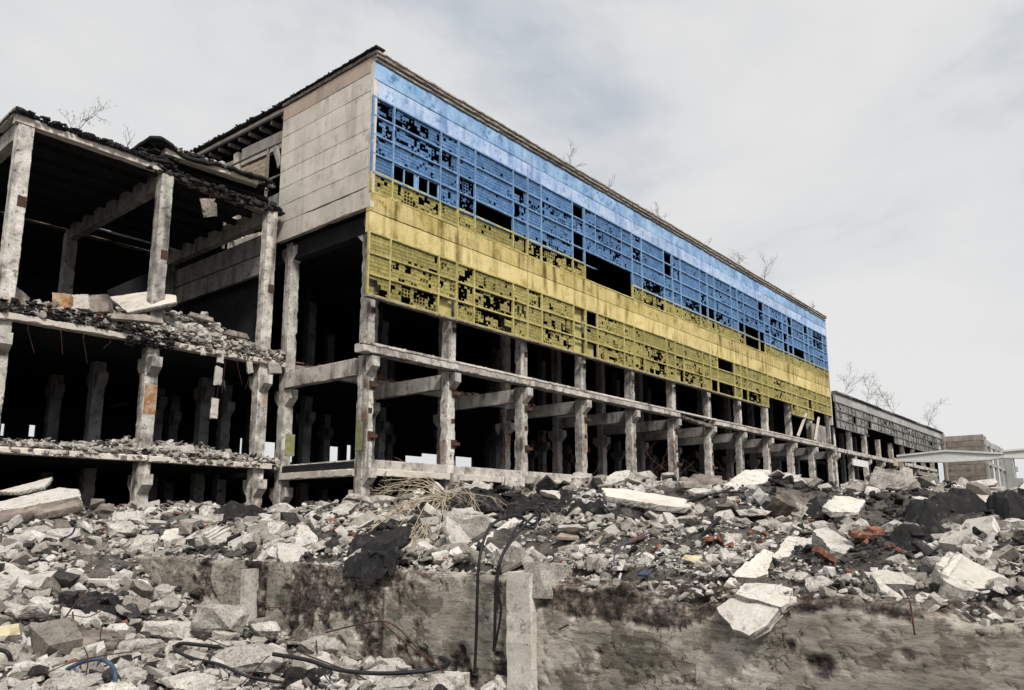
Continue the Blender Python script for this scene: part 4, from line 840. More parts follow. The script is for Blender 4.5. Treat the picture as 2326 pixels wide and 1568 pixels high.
# --- coping
for i in range(11):
    for k, (dz, h, pr, mm) in enumerate([(21.94, 0.17, 0.10, 'cope'), (22.11, 0.16, 0.20, 'cope'), (22.26, 0.13, 0.26, 'cope')]):
        q = MB(); z = dz+0.0*i; q.rbar((PX[i], YF+.2-pr/2, z), (PX[i+1], YF+.2-pr/2, z+random.uniform(-.02, .02)), 0.4+pr, h, step=.18, chip=.03, big=.09, pbig=.25, seed=i*7+k); q.build('coping', M[mm], root)
q = MB(); q.rbar((21.95, 26.75, 22.30), (21.95, 34.6, 22.33), 0.45, 0.2, step=.2, chip=.03, big=.08, pbig=.3, seed=4); q.build('coping', M['roofedge'], root)
q = MB(); q.rbar((21.9, 26.65, 22.45), (21.95, 34.7, 22.50), 0.6, 0.10, step=.16, chip=.02, big=.08, pbig=.5, seed=5); q.build('felt_edge', M['tar'], root)
q = MB(); q.rbar((21.95, 34.6, 22.45), (21.95, 45.0, 22.86), 0.5, 0.14, step=.2, chip=.04, big=.1, pbig=.5, seed=6); q.build('felt_edge', M['tar'], root)
q = MB(); q.rbar((22.05, 34.6, 22.25), (22.05, 45.0, 22.66), 0.22, 0.2, step=.4, chip=.01, big=.03, seed=7); q.build('roof_beam', M['panel'], root)
for i in range(9):
    y = 35.2+i*1.12; z = 22.06+i*0.045; q = MB(); q.bar((22.15, y, z), (22.9, y, z), 0.16, 0.26); q.build('roof_rib', M['shadebeam'], root)
for (ya, yb, za, zb, h) in [(34.6, 40.0, 21.0, 21.3, 1.05), (40.6, 45.0, 20.9, 21.15, 1.0)]:
    q = MB(); q.rbar((22.7, ya, za), (22.7, yb, zb), 0.3, h, step=.5, chip=.01, big=.03, seed=int(ya)); q.build('girder', M['panel'], root)
column(root, 22.6, 40.3, 14.5, 21.6, (), 0.5, 0.5, 'panel', big=.12)
def courses(y0, y1, z0, z1, X, m, par, name='brick', hb=0.27, lb=0.62, th=0.16, slope=0.0, drop=0.05):
    z = z0; r = 0
    while z+hb <= z1+.01:
        y = y0-(lb/2 if r % 2 else 0)
        while y < y1:
            a, b = max(y, y0), min(y+lb, y1)
            if b-a > .12 and random.random() > drop:
                dz = slope*((a+b)/2-y0); q = MB(); dx = random.uniform(-.02, .02)
                q.bar((X+dx, a+.012, z+hb/2+dz), (X+dx, b-.012, z+hb/2+dz), th, hb-.025); q.build(name, M[m], par)
            y += lb
        z += hb; r += 1
courses(36.6, 40.0, 18.75, 20.2, 22.25, 'oldbrick', root, slope=0.05)
courses(40.7, 41.8, 18.9, 20.0, 22.25, 'panel', root, slope=0.05)
for (y0, z0, y1, z1, w_) in [(34.6, 20.45, 41.9, 20.75, .07), (34.6, 18.5, 40.6, 18.7, .10), (34.6, 17.35, 40.3, 17.5, .10), (34.7, 16.2, 38.6, 16.3, .09)]:
    q = MB(); q.rbar((22.1, y0, z0), (22.1, y1, z1), 0.12, w_, step=.4, chip=.01, big=.02, seed=int(y1*9)); q.build('rail', M['roofedge'], root)
for y in (36.35, 40.55): q = MB(); q.bar((22.1, y, 15.6), (22.1, y, 20.7), .12, .12); q.build('post', M['roofedge'], root)
q = MB(); q.rbar((22.0, 34.9, 18.9), (22.0, 35.5, 20.3), 0.2, .3, step=.2, chip=.03, big=.06, rag1=.1, seed=8); q.build('loose_slab', M['shadebeam'], root)
q = MB(); q.rbar((22.05, 37.4, 16.6), (22.05, 39.8, 16.8), 0.16, .45, step=.25, chip=.03, big=.12, pbig=.4, rag0=.2, rag1=.2, seed=9); q.build('loose_slab', M['oldbrick'], root)
q = MB(); q.rbar((22.05, 36.5, 15.2), (22.05, 38.8, 15.5), 0.16, .8, step=.25, chip=.04, big=.2, pbig=.5, rag0=.2, rag1=.2, seed=10); q.build('loose_slab', M['panel'], root)
# --- roof and floors
def slab(root, x0, x1, y0, y1, z0, z1, m='dark', name='floor_slab'):
    q = MB(); q.box(x0, x1, y0, y1, z0, z1); return q.build(name, M[m], root)
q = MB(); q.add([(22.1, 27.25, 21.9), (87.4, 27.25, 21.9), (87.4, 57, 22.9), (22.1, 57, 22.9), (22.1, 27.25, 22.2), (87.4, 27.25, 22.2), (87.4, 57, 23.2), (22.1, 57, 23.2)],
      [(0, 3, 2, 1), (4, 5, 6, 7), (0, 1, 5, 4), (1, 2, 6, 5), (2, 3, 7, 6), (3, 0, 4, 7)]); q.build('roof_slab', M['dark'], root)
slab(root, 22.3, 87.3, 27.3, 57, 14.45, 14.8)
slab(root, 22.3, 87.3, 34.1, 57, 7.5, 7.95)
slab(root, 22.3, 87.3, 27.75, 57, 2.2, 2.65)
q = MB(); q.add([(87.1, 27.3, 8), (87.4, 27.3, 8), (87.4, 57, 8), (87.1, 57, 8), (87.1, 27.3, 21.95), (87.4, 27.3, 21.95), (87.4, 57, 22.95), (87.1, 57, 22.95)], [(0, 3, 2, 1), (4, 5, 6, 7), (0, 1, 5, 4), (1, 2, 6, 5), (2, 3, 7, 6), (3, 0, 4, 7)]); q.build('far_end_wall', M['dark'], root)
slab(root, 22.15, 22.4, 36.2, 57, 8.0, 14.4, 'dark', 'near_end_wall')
q = MB()
for z in (13.9,):
    for i in range(12): q.bar((CXs[i], 27.6, z), (CXs[i], 56, z), .5, .9)
q.build('ceiling_beams', M['dark'], root, kind='stuff')
# broken brick and slab edge of the inner floor
for i in range(0, 6):
    a, b = CXs[i]+.3, CXs[i+1]-.3
    for k in range(3 if i < 3 else 2):
        n = int((b-a)/.26)
        for j in range(n):
            if random.random() < .25+.15*k: continue
            if i >= 3 and j % 2: continue
            q = MB(); x = a+j*.26+(k % 2)*.13; q.bar((x, 34.0, 8.02+k*.085), (x+.24, 34.0, 8.02+k*.085), .12, .075); q.build('brick', M['redwallbrick'] if i < 2 else M['oldbrick'], root)
    q = MB(); q.rbar((a-.1, 33.98, 7.72), (b+.1, 33.98, 7.72), .3, .42, step=.2, chip=.02, big=.07, pbig=.2, seed=i+500); q.build('floor_edge', M['shadebeam'], root)
# back wall with openings to the sky
def wall_with_holes(root, x0, x1, y, z0, z1, holes, m='dark'):
    q = MB(); xs_ = sorted(set([x0, x1]+[h[0] for h in holes]+[h[1] for h in holes])); zs_ = sorted(set([z0, z1]+[h[2] for h in holes]+[h[3] for h in holes]))
    for i in range(len(xs_)-1):
        for j in range(len(zs_)-1):
            cx, cz = (xs_[i]+xs_[i+1])/2, (zs_[j]+zs_[j+1])/2
            if any(h[0] < cx < h[1] and h[2] < cz < h[3] for h in holes): continue
            q.box(xs_[i], xs_[i+1], y, y+.3, zs_[j], zs_[j+1])
    return q.build('back_wall', M[m], root)
def H(xa, xb, ya, yb, Y=57):
    a = onY(xa, (ya+yb)/2, Y); b = onY(xb, (ya+yb)/2, Y); m_ = (xa+xb)/2; return (a.x, b.x, onY(m_, yb, Y).z, onY(m_, ya, Y).z)
holes = [H(597, 628, 1004, 1050), H(650, 668, 1000, 1050), H(690, 700, 1003, 1050), H(745, 771, 1014, 1050), H(788, 800, 1011, 1050), H(921, 960, 1036, 1062), H(958, 998, 1031, 1062), H(1035, 1075, 1038, 1064),
         H(2, 12, 962, 990), H(66, 82, 965, 992), H(545, 553, 995, 1040), H(1920, 1935, 1073, 1100), H(1944, 1958, 1060, 1100)]
holes = [(max(h[0], 22.5 if h[0] > 22 else 0), *h[1:]) for h in holes]
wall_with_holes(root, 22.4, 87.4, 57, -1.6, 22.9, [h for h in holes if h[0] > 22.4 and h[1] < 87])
# --- window bands of glass block
def cells(mb, x0, x1, z0, z1, Y, dmg, seed, open_frac=.5):
    nx = max(2, round((x1-x0)/.2)); nz = max(2, round((z1-z0)/.195)); cw = (x1-x0)/nx; ch = (z1-z0)/nz; g = .0095; rn = random.Random(seed)
    ii, jj = np.meshgrid(np.arange(nx), np.arange(nz), indexing='ij'); f = vn(ii*.55+seed*3.7, jj*.6+seed*1.3)*.62+vn(ii*1.7+seed, jj*1.5)*.38
    f2 = vn(ii*.35+seed*2.1+50, jj*.4+9)
    th = np.quantile(f, dmg) if dmg > 0 else -1
    for i in range(nx):
        for j in range(nz):
            a, b, c, d_ = x0+i*cw, x0+(i+1)*cw, z0+j*ch, z0+(j+1)*ch
            if f[i, j] < th:
                if f2[i, j] < open_frac:                       # knocked out, now and then a shard is left
                    if rn.random() < .30:
                        cs = [(a, c), (b, c), (b, d_), (a, d_)]; k = rn.randint(0, 3); p0, p1, p2 = cs[k], cs[(k+1) % 4], cs[(k+3) % 4]; u, v_ = rn.uniform(.3, 1), rn.uniform(.3, 1)
                        mb.add([(p0[0], Y+.03, p0[1]), (p0[0]+(p1[0]-p0[0])*u, Y+.03, p0[1]+(p1[1]-p0[1])*u), (p0[0]+(p2[0]-p0[0])*v_, Y+.03, p0[1]+(p2[1]-p0[1])*v_)], [(0, 1, 2)])
                    continue
                t = .02                                        # hollow: only the mortar grid is left
                o4 = [(a, Y, c), (b, Y, c), (b, Y, d_), (a, Y, d_)]; i4 = [(a+t, Y, c+t), (b-t, Y, c+t), (b-t, Y, d_-t), (a+t, Y, d_-t)]; k4 = [(p[0], Y+.09, p[2]) for p in i4]
                mb.add(o4+i4+k4, [(0, 1, 5, 4), (1, 2, 6, 5), (2, 3, 7, 6), (3, 0, 4, 7), (4, 5, 9, 8), (5, 6, 10, 9), (6, 7, 11, 10), (7, 4, 8, 11)])
                continue
            p = rn.uniform(-.006, .006); r_ = [(a, Y+.018, c), (b, Y+.018, c), (b, Y+.018, d_), (a, Y+.018, d_)]
            o4 = [(a+g, Y+.018, c+g), (b-g, Y+.018, c+g), (b-g, Y+.018, d_-g), (a+g, Y+.018, d_-g)]
            i4 = [(a+g*1.6, Y+p, c+g*1.6), (b-g*1.6, Y+p+rn.uniform(-.003, .003), c+g*1.6), (b-g*1.6, Y+p, d_-g*1.6), (a+g*1.6, Y+p, d_-g*1.6)]
            mb.add(r_+o4+i4, [(0, 1, 5, 4), (1, 2, 6, 5), (2, 3, 7, 6), (3, 0, 4, 7), (4, 5, 9, 8), (5, 6, 10, 9), (6, 7, 11, 10), (7, 4, 8, 11), (8, 9, 10, 11)])
rows = [(20.05, 19.085), (19.085, 18.12), (18.12, 17.155), (17.155, 16.19), (16.19, 15.20), (13.22, 12.21), (12.21, 11.2), (11.2, 10.2)]
colx = [0, 1.33, 4.55, BW]
SP = {(0, 0, 0): .7, (0, 0, 1): .55, (0, 1, 0): .6, (0, 1, 1): .5, (0, 0, 2): .15, (0, 1, 2): .5, (0, 2, 0): .4, (0, 2, 1): .12, (0, 2, 2): .05, (0, 3, 0): 0, (0, 3, 1): 'C', (0, 3, 2): .4, (0, 4, 0): .1, (0, 4, 1): .45, (0, 4, 2): .08,
      (1, 0, 0): .03, (1, 1, 0): .05, (1, 2, 0): .95, (1, 3, 0): .95, (1, 0, 1): .03, (1, 1, 1): .03, (1, 2, 1): .05, (1, 3, 1): 1, (1, 3, 2): .1, (1, 4, 0): .1, (1, 4, 1): .06, (1, 4, 2): .5,
      (2, 0, 0): .0, (2, 1, 0): .4, (2, 0, 1): .02, (2, 1, 1): .45, (2, 0, 2): 1, (2, 1, 2): .4, (2, 2, 2): 1, (2, 3, 2): 1, (2, 2, 1): .12, (2, 3, 1): .4, (2, 4, 0): .8, (2, 4, 1): .7, (2, 4, 2): .6,
      (3, 0, 0): .3, (3, 0, 1): .15, (3, 1, 1): .3, (3, 2, 1): .3, (3, 3, 0): 1, (3, 3, 1): 1, (3, 3, 2): 1, (3, 4, 0): 1, (3, 4, 1): 1, (3, 4, 2): 1,
      (4, 0, 2): 1, (4, 1, 2): 1, (4, 3, 1): .8, (4, 4, 0): .4, (4, 4, 1): .75, (4, 4, 2): .1, (5, 2, 2): .6, (5, 3, 2): 1, (5, 4, 1): .4, (6, 3, 1): .5, (7, 0, 2): 1, (7, 1, 2): .9, (7, 3, 0): 1, (7, 3, 1): 1, (7, 3, 2): 1, (7, 4, 0): .5, (7, 4, 1): 1, (7, 4, 2): 1,
      (9, 0, 2): 1, (10, 0, 1): .9, (10, 1, 1): .8, (9, 3, 0): 1, (9, 3, 1): 1, (8, 2, 2): .7, (8, 3, 2): 1, (10, 4, 1): .2,
      (0, 5, 0): 0, (0, 5, 1): .10, (0, 5, 2): .15, (0, 6, 0): 0, (0, 6, 1): .25, (0, 6, 2): .35, (0, 7, 0): .5, (0, 7, 1): .65, (0, 7, 2): 'D', (1, 5, 0): .45, (1, 5, 1): .15, (1, 5, 2): .02, (1, 6, 0): .7, (1, 6, 1): .65, (1, 6, 2): .35, (1, 7, 0): .3, (1, 7, 1): .75, (1, 7, 2): .25,
      (2, 5, 0): .5, (2, 5, 1): .15, (2, 5, 2): 'D', (2, 6, 0): .1, (2, 6, 1): .4, (2, 6, 2): 'D', (2, 7, 0): .03, (2, 7, 1): .4, (2, 7, 2): 'D', (3, 5, 0): 1, (3, 5, 1): .15, (3, 6, 0): .1, (3, 6, 1): .15, (3, 7, 0): 'D', (3, 7, 1): .35, (4, 6, 1): .55, (4, 7, 1): .45, (4, 7, 0): .5, (5, 7, 0): 'D', (5, 6, 1): .35, (5, 7, 1): .5, (6, 7, 0): 1, (6, 7, 1): 1, (7, 7, 0): 1, (7, 7, 1): .9, (7, 7, 2): .3}
wn = 0
for i in range(11):
    for r, (zt, zb) in enumerate(rows):
        if r == 7 and i in (8, 10): continue
        gm = M['blueglass'] if r < 4 else M['yellowglass']
        for c in range(3):
            wn += 1; rn = random.Random(1000+wn)
            st = SP.get((i, r, c)); 
            if st is None: st = rn.choices([.0, .06, .15, .3, .55, 1], [.24, .28, .24, .13, .07, .04])[0]; st = st*(1.15 if i > 4 else 1) if st < 1 else 1
            x0, x1 = PX[i]+colx[c]+.035, PX[i]+colx[c+1]-.035; q = MB()
            if st == 'C':
                for (a, b) in ((x0+.05, (x0+x1)/2-.12), ((x0+x1)/2+.12, x1-.05)):
                    for p0, p1 in (((a, zb+.08), (b, zb+.08)), ((a, zt-.08), (b, zt-.08)), ((a, zb+.08), (a, zt-.08)), ((b, zb+.08), (b, zt-.08)), (((a+b)/2, zb+.08), ((a+b)/2, zt-.08))):
                        q.bar((p0[0], YF+.08, p0[1]), (p1[0], YF+.08, p1[1]), .06, .06)
                q.box((x0+x1)/2-.11, (x0+x1)/2+.11, YF+.10, YF+.16, zb+.04, zt-.04); q.build('casement', M['blueframe'], root); continue
            if st == 'D':
                q.box(x0+.05, x1-.05, YF+.3, YF+.34, zb+.05, zt-.05); q.build('shutter', M['wood'] if r < 4 else M['yellowframe'], root); continue
            if (i, r, c) in SP and st == 1: continue
            if st == 1 or st == 1.15:
                if rn.random() < .6: continue
                st = .9
            cells(q, x0, x1, zb+.03, zt-.03, YF+.07, min(st, .95), wn, .5 if st < .5 else .75)
            if q.v: q.build('glass_block_window', gm, root)
for i in range(11):
    for band, (r0, r1) in enumerate(((0, 4), (4, 5), (5, 8))):
        q = MB(); zb_ = rows[r1-1][1]
        if i in (8, 10) and band == 2: r1 = 7; zb_ = rows[6][1]
        for r in range(r0, r1+1):
            z = rows[r][0] if r < r1 else zb_
            if i in (3,) and band == 0 and r == 4: q.rbar((PX[i], YF+.06, z), (PX[i]+1.4, YF+.06, z), .13, .07, step=.5, chip=.005, big=.01); continue
            if i == 3 and band == 1 and r == 4: continue
            q.rbar((PX[i], YF+.06, z+(.04 if r == r0 and band == 1 else 0)-(.03 if r == r1 and band == 0 else 0)), (PX[i+1], YF+.04, z+random.uniform(-.01, .01)), .14, .085, step=.6, chip=.005, big=.015, pbig=.1)
        for c in range(4):
            x = PX[i]+colx[c]+(.03 if c == 0 else (-.03 if c == 3 else 0))
            if i == 3 and band in (0, 1) and c in (1, 2): 
                if band == 0: q.bar((x, YF+.05, rows[3][0]), (x, YF+.05, rows[0][0]), .06, .1)
                if c == 1: q.bar((x, YF+.05, rows[4][1]), (x, YF+.05, rows[3][0]), .2, .12)
                continue
            q.bar((x, YF+.03, zb_), (x, YF+.03, rows[r0][0]), .085, .12)
        q.build('window_frame', M['blueframe'] if band == 0 else M['yellowframe'], root)
    if i not in (8, 10):
        q = MB(); q.rbar((PX[i]-.02, YF+.10, 10.13), (PX[i+1]+.02, YF+.10, 10.13+random.uniform(-.02, .02)), .32, .09, step=.3, chip=.01, big=.03, pbig=.2); q.build('sill_beam', M['roofedge'], root)
# brick infill patches in the yellow band
def brickpatch(xa, xb, za, zb, m):
    z = za; r = 0
    while z < zb-.05:
        x = xa+(r % 2)*.12+random.uniform(0, .2)
        while x < xb-random.uniform(0, .3):
            q = MB(); q.bar((x, YF+.2, z+.05), (x+.24, YF+.2, z+.05), .12, .088); q.build('brick', M[m], root); x += .26
        z += .1; r += 1
M['yellowbrick'] = mat('yellow_painted_brick', (0.50, 0.42, 0.16), (0.40, 0.33, 0.11), (0.28, 0.16, 0.05), scale=3, finec=.3, rnd=.2)
brickpatch(PX[0]+2.9, PX[0]+4.3, 15.22, 15.6, 'yellowbrick'); brickpatch(PX[0]+4.6, PX[0]+5.7, 15.22, 15.7, 'yellowbrick'); brickpatch(PX[2]+3.1, PX[2]+3.9, 15.22, 15.9, 'yellowbrick'); brickpatch(PX[2]+4.7, PX[2]+5.7, 15.22, 15.7, 'yellowbrick')
# --- columns, floors edges, transverse beams
for i, x in enumerate(CXs):
    cb = [(7.42, -1), (2.32, -1), (1.35, 1)] + ([(13.9, 1)] if i < 3 else [])
    column(root, x, 27.73, -1.6, 7.5, cb)
    column(root, x, 27.73, 7.95, 14.4, (), w=.5)
    if i: 
        q = MB(); q.rbar((x-.05, 28.1, 7.03), (x-.05, 33.72, 7.03), .34, .76, step=.4, chip=.012, big=.05, pbig=.08, seed=i+900); q.build('cross_beam', M['concrete'] if i < 3 else M['shadebeam'], root)
    for (z, s) in ((6.3, .34), (3.9, .36), (9.6, .22), (5.2, .18)):
        if random.random() < .85 or i == 0:
            q = MB(); zz = z+random.uniform(-.25, .25); q.box(x-.02, x+s, 27.44-.02, 27.47, zz-s*.6, zz+s*.6); q.build('steel_plate', M['rust'], root)
            if s > .3 and i < 8: q = MB(); q.bar((x+.12, 27.42, zz), (x+.36, 27.2, zz), .14, .16); q.build('bracket', M['rust'], root)
column(root, 22.5, 34.0, -1.6, 7.4, [(6.55, -1), (6.55, 1), (1.6, -1), (1.6, 1)])
column(root, 22.5, 34.0, 7.4, 14.4, [(14.2, -1), (14.2, 1)])
q = MB(); q.rbar((22.35, 28.05, 7.0), (22.35, 33.7, 7.0), .40, .80, step=.4, chip=.012, big=.06, pbig=.1, seed=77); q.build('cross_beam', M['concrete'], root)
for i, x in enumerate(CXs[1:]):
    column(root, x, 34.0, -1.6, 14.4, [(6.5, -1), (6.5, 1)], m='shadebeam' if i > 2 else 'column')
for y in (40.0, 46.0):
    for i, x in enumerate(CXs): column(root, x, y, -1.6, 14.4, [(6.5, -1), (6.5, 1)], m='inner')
for i in range(11):
    a, b = CXs[i], CXs[i+1]
    if i == 0: a = 21.75
    if i != 5 : 
        q = MB(); q.rbar((a, 27.32, 7.73), (b, 27.32, 7.73), .62, .40, step=.16, chip=.03, big=.10, pbig=.25, seed=i+200); q.build('floor_edge', M['concrete'], root)
    else:
        q = MB(); q.rbar((a, 27.4, 7.73), (b, 27.4, 7.35), .5, .3, step=.14, chip=.06, big=.16, pbig=.5, seed=i+200); q.build('floor_edge', M['roofedge'], root)
    q = MB(); q.rbar((a, 27.12, 7.93), (b, 27.12, 7.93), .30, .14, step=.14, chip=.03, big=.06, pbig=.4, seed=i+230); q.build('floor_lip', M['panel'] if i % 2 else M['concrete'], root)
    if i < 3 or i == 9:
        q = MB(); q.rbar((CXs[i]+.3, 27.62, 2.5), (b-.28, 27.62, 2.5), .34, .44, step=.2, chip=.02, big=.08, pbig=.2, seed=i+260); q.build('lower_beam', M['concrete'], root)
        q = MB(); q.rbar((CXs[i]+.3, 27.42, 2.14), (b-.28, 27.42, 2.14), .40, .32, step=.2, chip=.02, big=.07, pbig=.15, seed=i+290); q.build('lower_ledge', M['panel'], root)
    else:
        q = MB(); q.rbar((CXs[i]+.3, 27.5, 2.2), (b-.28, 27.5, 2.2), .40, .36, step=.2, chip=.03, big=.12, pbig=.3, seed=i+260); q.build('lower_beam', M['concrete'], root)
q = MB(); q.rbar((22.55, 34.0-.3, 2.5), (22.55, 28.0, 2.5), .34, .44, step=.2, chip=.02, big=.1, pbig=.25, seed=310); q.build('lower_beam', M['concrete'], root)
q = MB(); q.rbar((22.35, 34.0-.3, 2.13), (22.35, 28.0, 2.13), .42, .33, step=.2, chip=.02, big=.08, pbig=.15, seed=311); q.build('lower_ledge', M['panel'], root)
n = 700; xx = rs.uniform(22, 87, n); scatter('ledge_debris', np.column_stack([xx, rs.uniform(27.05, 27.5, n), np.full(n, 8.0)]), rs.uniform(.03, .16, n), M['rubble'], rs, root)
n = 900; xx = rs.uniform(21.8, 86, n); scatter('coping_debris', np.column_stack([xx, rs.uniform(26.9, 27.3, n), 22.32+rs.uniform(-.03, .06, n)]), rs.uniform(.05, .22, n), M['darkrubble'], rs, root)
n = 800; yy = rs.uniform(26.8, 45, n); scatter('coping_debris', np.column_stack([rs.uniform(21.65, 22.2, n), yy, 22.48+np.clip((yy-34.6)*.036, 0, 1)+rs.uniform(-.03, .06, n)]), rs.uniform(.05, .20, n), M['darkrubble'], rs, root)
# green and rust stains are paint remains: thin slabs of plaster on the corner column
q = MB(); q.box(22.24, 22.262, 27.5, 27.95, 3.1, 4.4); q.build('paint_patch', M['mossy'], root)
q = MB(); q.box(22.4, 22.95, 33.70, 33.74, 3.2, 4.3); q.build('paint_patch', M['mossy'], root)
q = MB(); q.add([(CXs[3]+.02, 27.445, 4.2), (CXs[3]+.27, 27.445, 4.2), (CXs[3]+.26, 27.445, 6.5), (CXs[3]+.04, 27.445, 6.6)], [(0, 1, 2, 3)]); 
q.v += [(a, 27.47, c) for a, b, c in q.v[:4]]; q.f += [(7, 6, 5, 4)]; q.mi += [0]; q.build('rust_run', M['rustpatch'], root)
# loose cladding at the far end of the ground storey
q = MB(); q.box(PX[10]+.3, PX[10]+4.6, 27.3, 27.42, 8.1, 9.9); q.build('loose_panel', M['shadebeam'], root)
for a, b in ((PX[9]+1.2, PX[9]+3.9), (PX[10]+.2, PX[10]+1.8)):
    q = MB(); q.bar((a, 27.0, 8.1), (b, 27.0, 10.6), .18, .22); q.build('fallen_strut', M['panel'], root)
q = MB(); q.box(PX[11]+.02, PX[11]+.3, 26.95, 27.3, 10.2, 22.0); q.build('end_strip', M['panel'], root)

# ================================================================== ruined wing on the left
wing = empty('ruined_wing', (15, 34, -1.6), 'collapsing open concrete frame wing at the left with sagging roof and rubble heaps', 'building')
WXs = [9.6, 15.45, 21.0]; YW = 34.0
for k, x in enumerate(WXs):
    column(wing, x, YW, 8.2, 15.75, (), w=.56, d=.54, m='column', big=.05)
    column(wing, x, YW, -1.6, 7.9, [(7.1, -1), (7.1, 1), (1.95, -1), (1.95, 1)], m='column')
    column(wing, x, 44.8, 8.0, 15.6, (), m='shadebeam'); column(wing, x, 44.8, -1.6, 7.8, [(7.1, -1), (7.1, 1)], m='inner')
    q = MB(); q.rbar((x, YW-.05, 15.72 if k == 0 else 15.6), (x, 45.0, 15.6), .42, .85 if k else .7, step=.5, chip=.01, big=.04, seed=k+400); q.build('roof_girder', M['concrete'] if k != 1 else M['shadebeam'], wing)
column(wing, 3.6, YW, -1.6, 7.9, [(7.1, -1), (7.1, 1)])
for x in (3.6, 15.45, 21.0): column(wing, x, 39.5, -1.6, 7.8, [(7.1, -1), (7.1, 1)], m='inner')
for z in (12.3, 11.4, 10.2):                                  # steel bands round the columns
    pass
for k, (x, z) in enumerate(((9.6, 12.55), (15.45, 11.9), (21.0, 11.6))):
    q = MB(); q.box(x-.05, x+.29, YW-.285, YW-.26, z-.22, z+.22); q.build('steel_plate', M['rust'], wing)
q = MB(); q.box(15.2, 15.74, YW-.282, YW-.262, 4.6, 5.9); q.build('rust_stain', M['rustpatch'], wing)
q = MB(); q.rbar((9.2, YW-.05, 15.98), (15.2, YW-.05, 15.98), .4, .32, step=.25, chip=.015, big=.05, pbig=.15, seed=410); q.build('roof_edge_beam', M['panel'], wing)
q = MB(); q.rbar((15.2, YW-.1, 16.85), (20.2, YW-.1, 17.0), .5, .34, step=.2, chip=.03, big=.1, pbig=.25, rag1=.3, seed=411); q.build('roof_edge_beam', M['panel'], wing)
q = MB(); q.rbar((15.6, YW+.1, 15.9), (20.8, YW+.1, 15.75), .5, .3, step=.2, chip=.04, big=.12, pbig=.5, seed=412); q.build('broken_roof_beam', M['roofedge'], wing)
q = MB(); q.rbar((9.3, 33.9, 16.3), (9.3, 46, 16.35), .35, .35, step=.3, chip=.015, big=.05, seed=413); q.build('roof_edge_beam', M['panel'], wing)
def ragsheet(name, x0, x1, y0, y1, z, amp, m, seed, par, slope=0.0, th=.12, bump=None):
    U = np.arange(x0, x1, .22); V = np.arange(y0, y1, .5 if y1-y0 > 6 else .25); X, Y = np.meshgrid(U, V, indexing='ij'); Z = z+amp*fbm(X*.9+seed, Y*.9, 4)+slope*(X-x0)
    if bump: Z = Z+bump[1]*np.exp(-((X-bump[0])/bump[2])**2)*np.exp(-((Y-y0)/1.5)**2)
    Y2 = Y.copy(); Y2[:, 0] += .35*fbm(X[:, 0]*1.5+seed, X[:, 0]*0, 4)
    o = gridmesh(name, X, Y2, Z, M[m]); s_ = o.modifiers.new('t', 'SOLIDIFY'); s_.thickness = th
    o.parent = par; o.matrix_parent_inverse = Matrix.Translation(par.location).inverted(); return o
ragsheet('roof_felt', 9.1, 15.6, YW-.35, 45.2, 16.26, .22, 'tar', 3, wing, th=.14)
ragsheet('roof_felt', 14.3, 20.9, YW-.55, 45.2, 17.05, .35, 'tar', 5, wing, slope=.02, th=.16, bump=(14.9, .25, .7))
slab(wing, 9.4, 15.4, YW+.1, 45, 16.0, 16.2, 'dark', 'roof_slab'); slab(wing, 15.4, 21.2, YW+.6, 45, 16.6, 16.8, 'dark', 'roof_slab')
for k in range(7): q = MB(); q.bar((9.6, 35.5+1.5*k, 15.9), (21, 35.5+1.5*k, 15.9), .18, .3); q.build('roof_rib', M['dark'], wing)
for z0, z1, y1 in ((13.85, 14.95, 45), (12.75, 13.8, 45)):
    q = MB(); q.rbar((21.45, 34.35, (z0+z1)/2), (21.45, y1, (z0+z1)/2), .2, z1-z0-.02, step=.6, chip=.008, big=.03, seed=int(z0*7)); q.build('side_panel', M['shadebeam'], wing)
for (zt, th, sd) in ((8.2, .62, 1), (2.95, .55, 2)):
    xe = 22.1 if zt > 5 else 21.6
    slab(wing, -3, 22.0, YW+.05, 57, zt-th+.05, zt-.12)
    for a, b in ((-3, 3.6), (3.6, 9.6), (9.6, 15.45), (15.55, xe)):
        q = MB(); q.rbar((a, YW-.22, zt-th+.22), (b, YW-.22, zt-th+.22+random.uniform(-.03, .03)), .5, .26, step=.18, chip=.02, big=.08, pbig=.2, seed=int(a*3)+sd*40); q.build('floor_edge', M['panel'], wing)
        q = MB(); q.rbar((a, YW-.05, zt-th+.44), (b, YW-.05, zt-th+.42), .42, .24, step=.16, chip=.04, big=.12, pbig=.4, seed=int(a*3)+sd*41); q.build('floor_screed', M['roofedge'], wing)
slab(wing, -3.3, -3.0, YW, 57, -1.6, 8, 'dark', 'unseen_side_wall')  # unseen wall, added to keep light out of the wing interior
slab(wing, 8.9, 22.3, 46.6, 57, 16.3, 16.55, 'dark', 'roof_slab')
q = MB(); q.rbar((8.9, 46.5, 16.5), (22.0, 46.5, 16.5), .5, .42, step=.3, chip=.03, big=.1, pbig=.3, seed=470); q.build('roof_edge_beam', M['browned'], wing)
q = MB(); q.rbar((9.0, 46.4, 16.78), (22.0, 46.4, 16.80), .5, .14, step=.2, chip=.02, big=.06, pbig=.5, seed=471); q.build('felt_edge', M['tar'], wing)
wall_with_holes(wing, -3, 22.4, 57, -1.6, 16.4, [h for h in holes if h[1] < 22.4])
slab(wing, 22.1, 22.35, 37, 57, -1.6, 7.4, 'dark', 'unseen_side_wall') if False else None
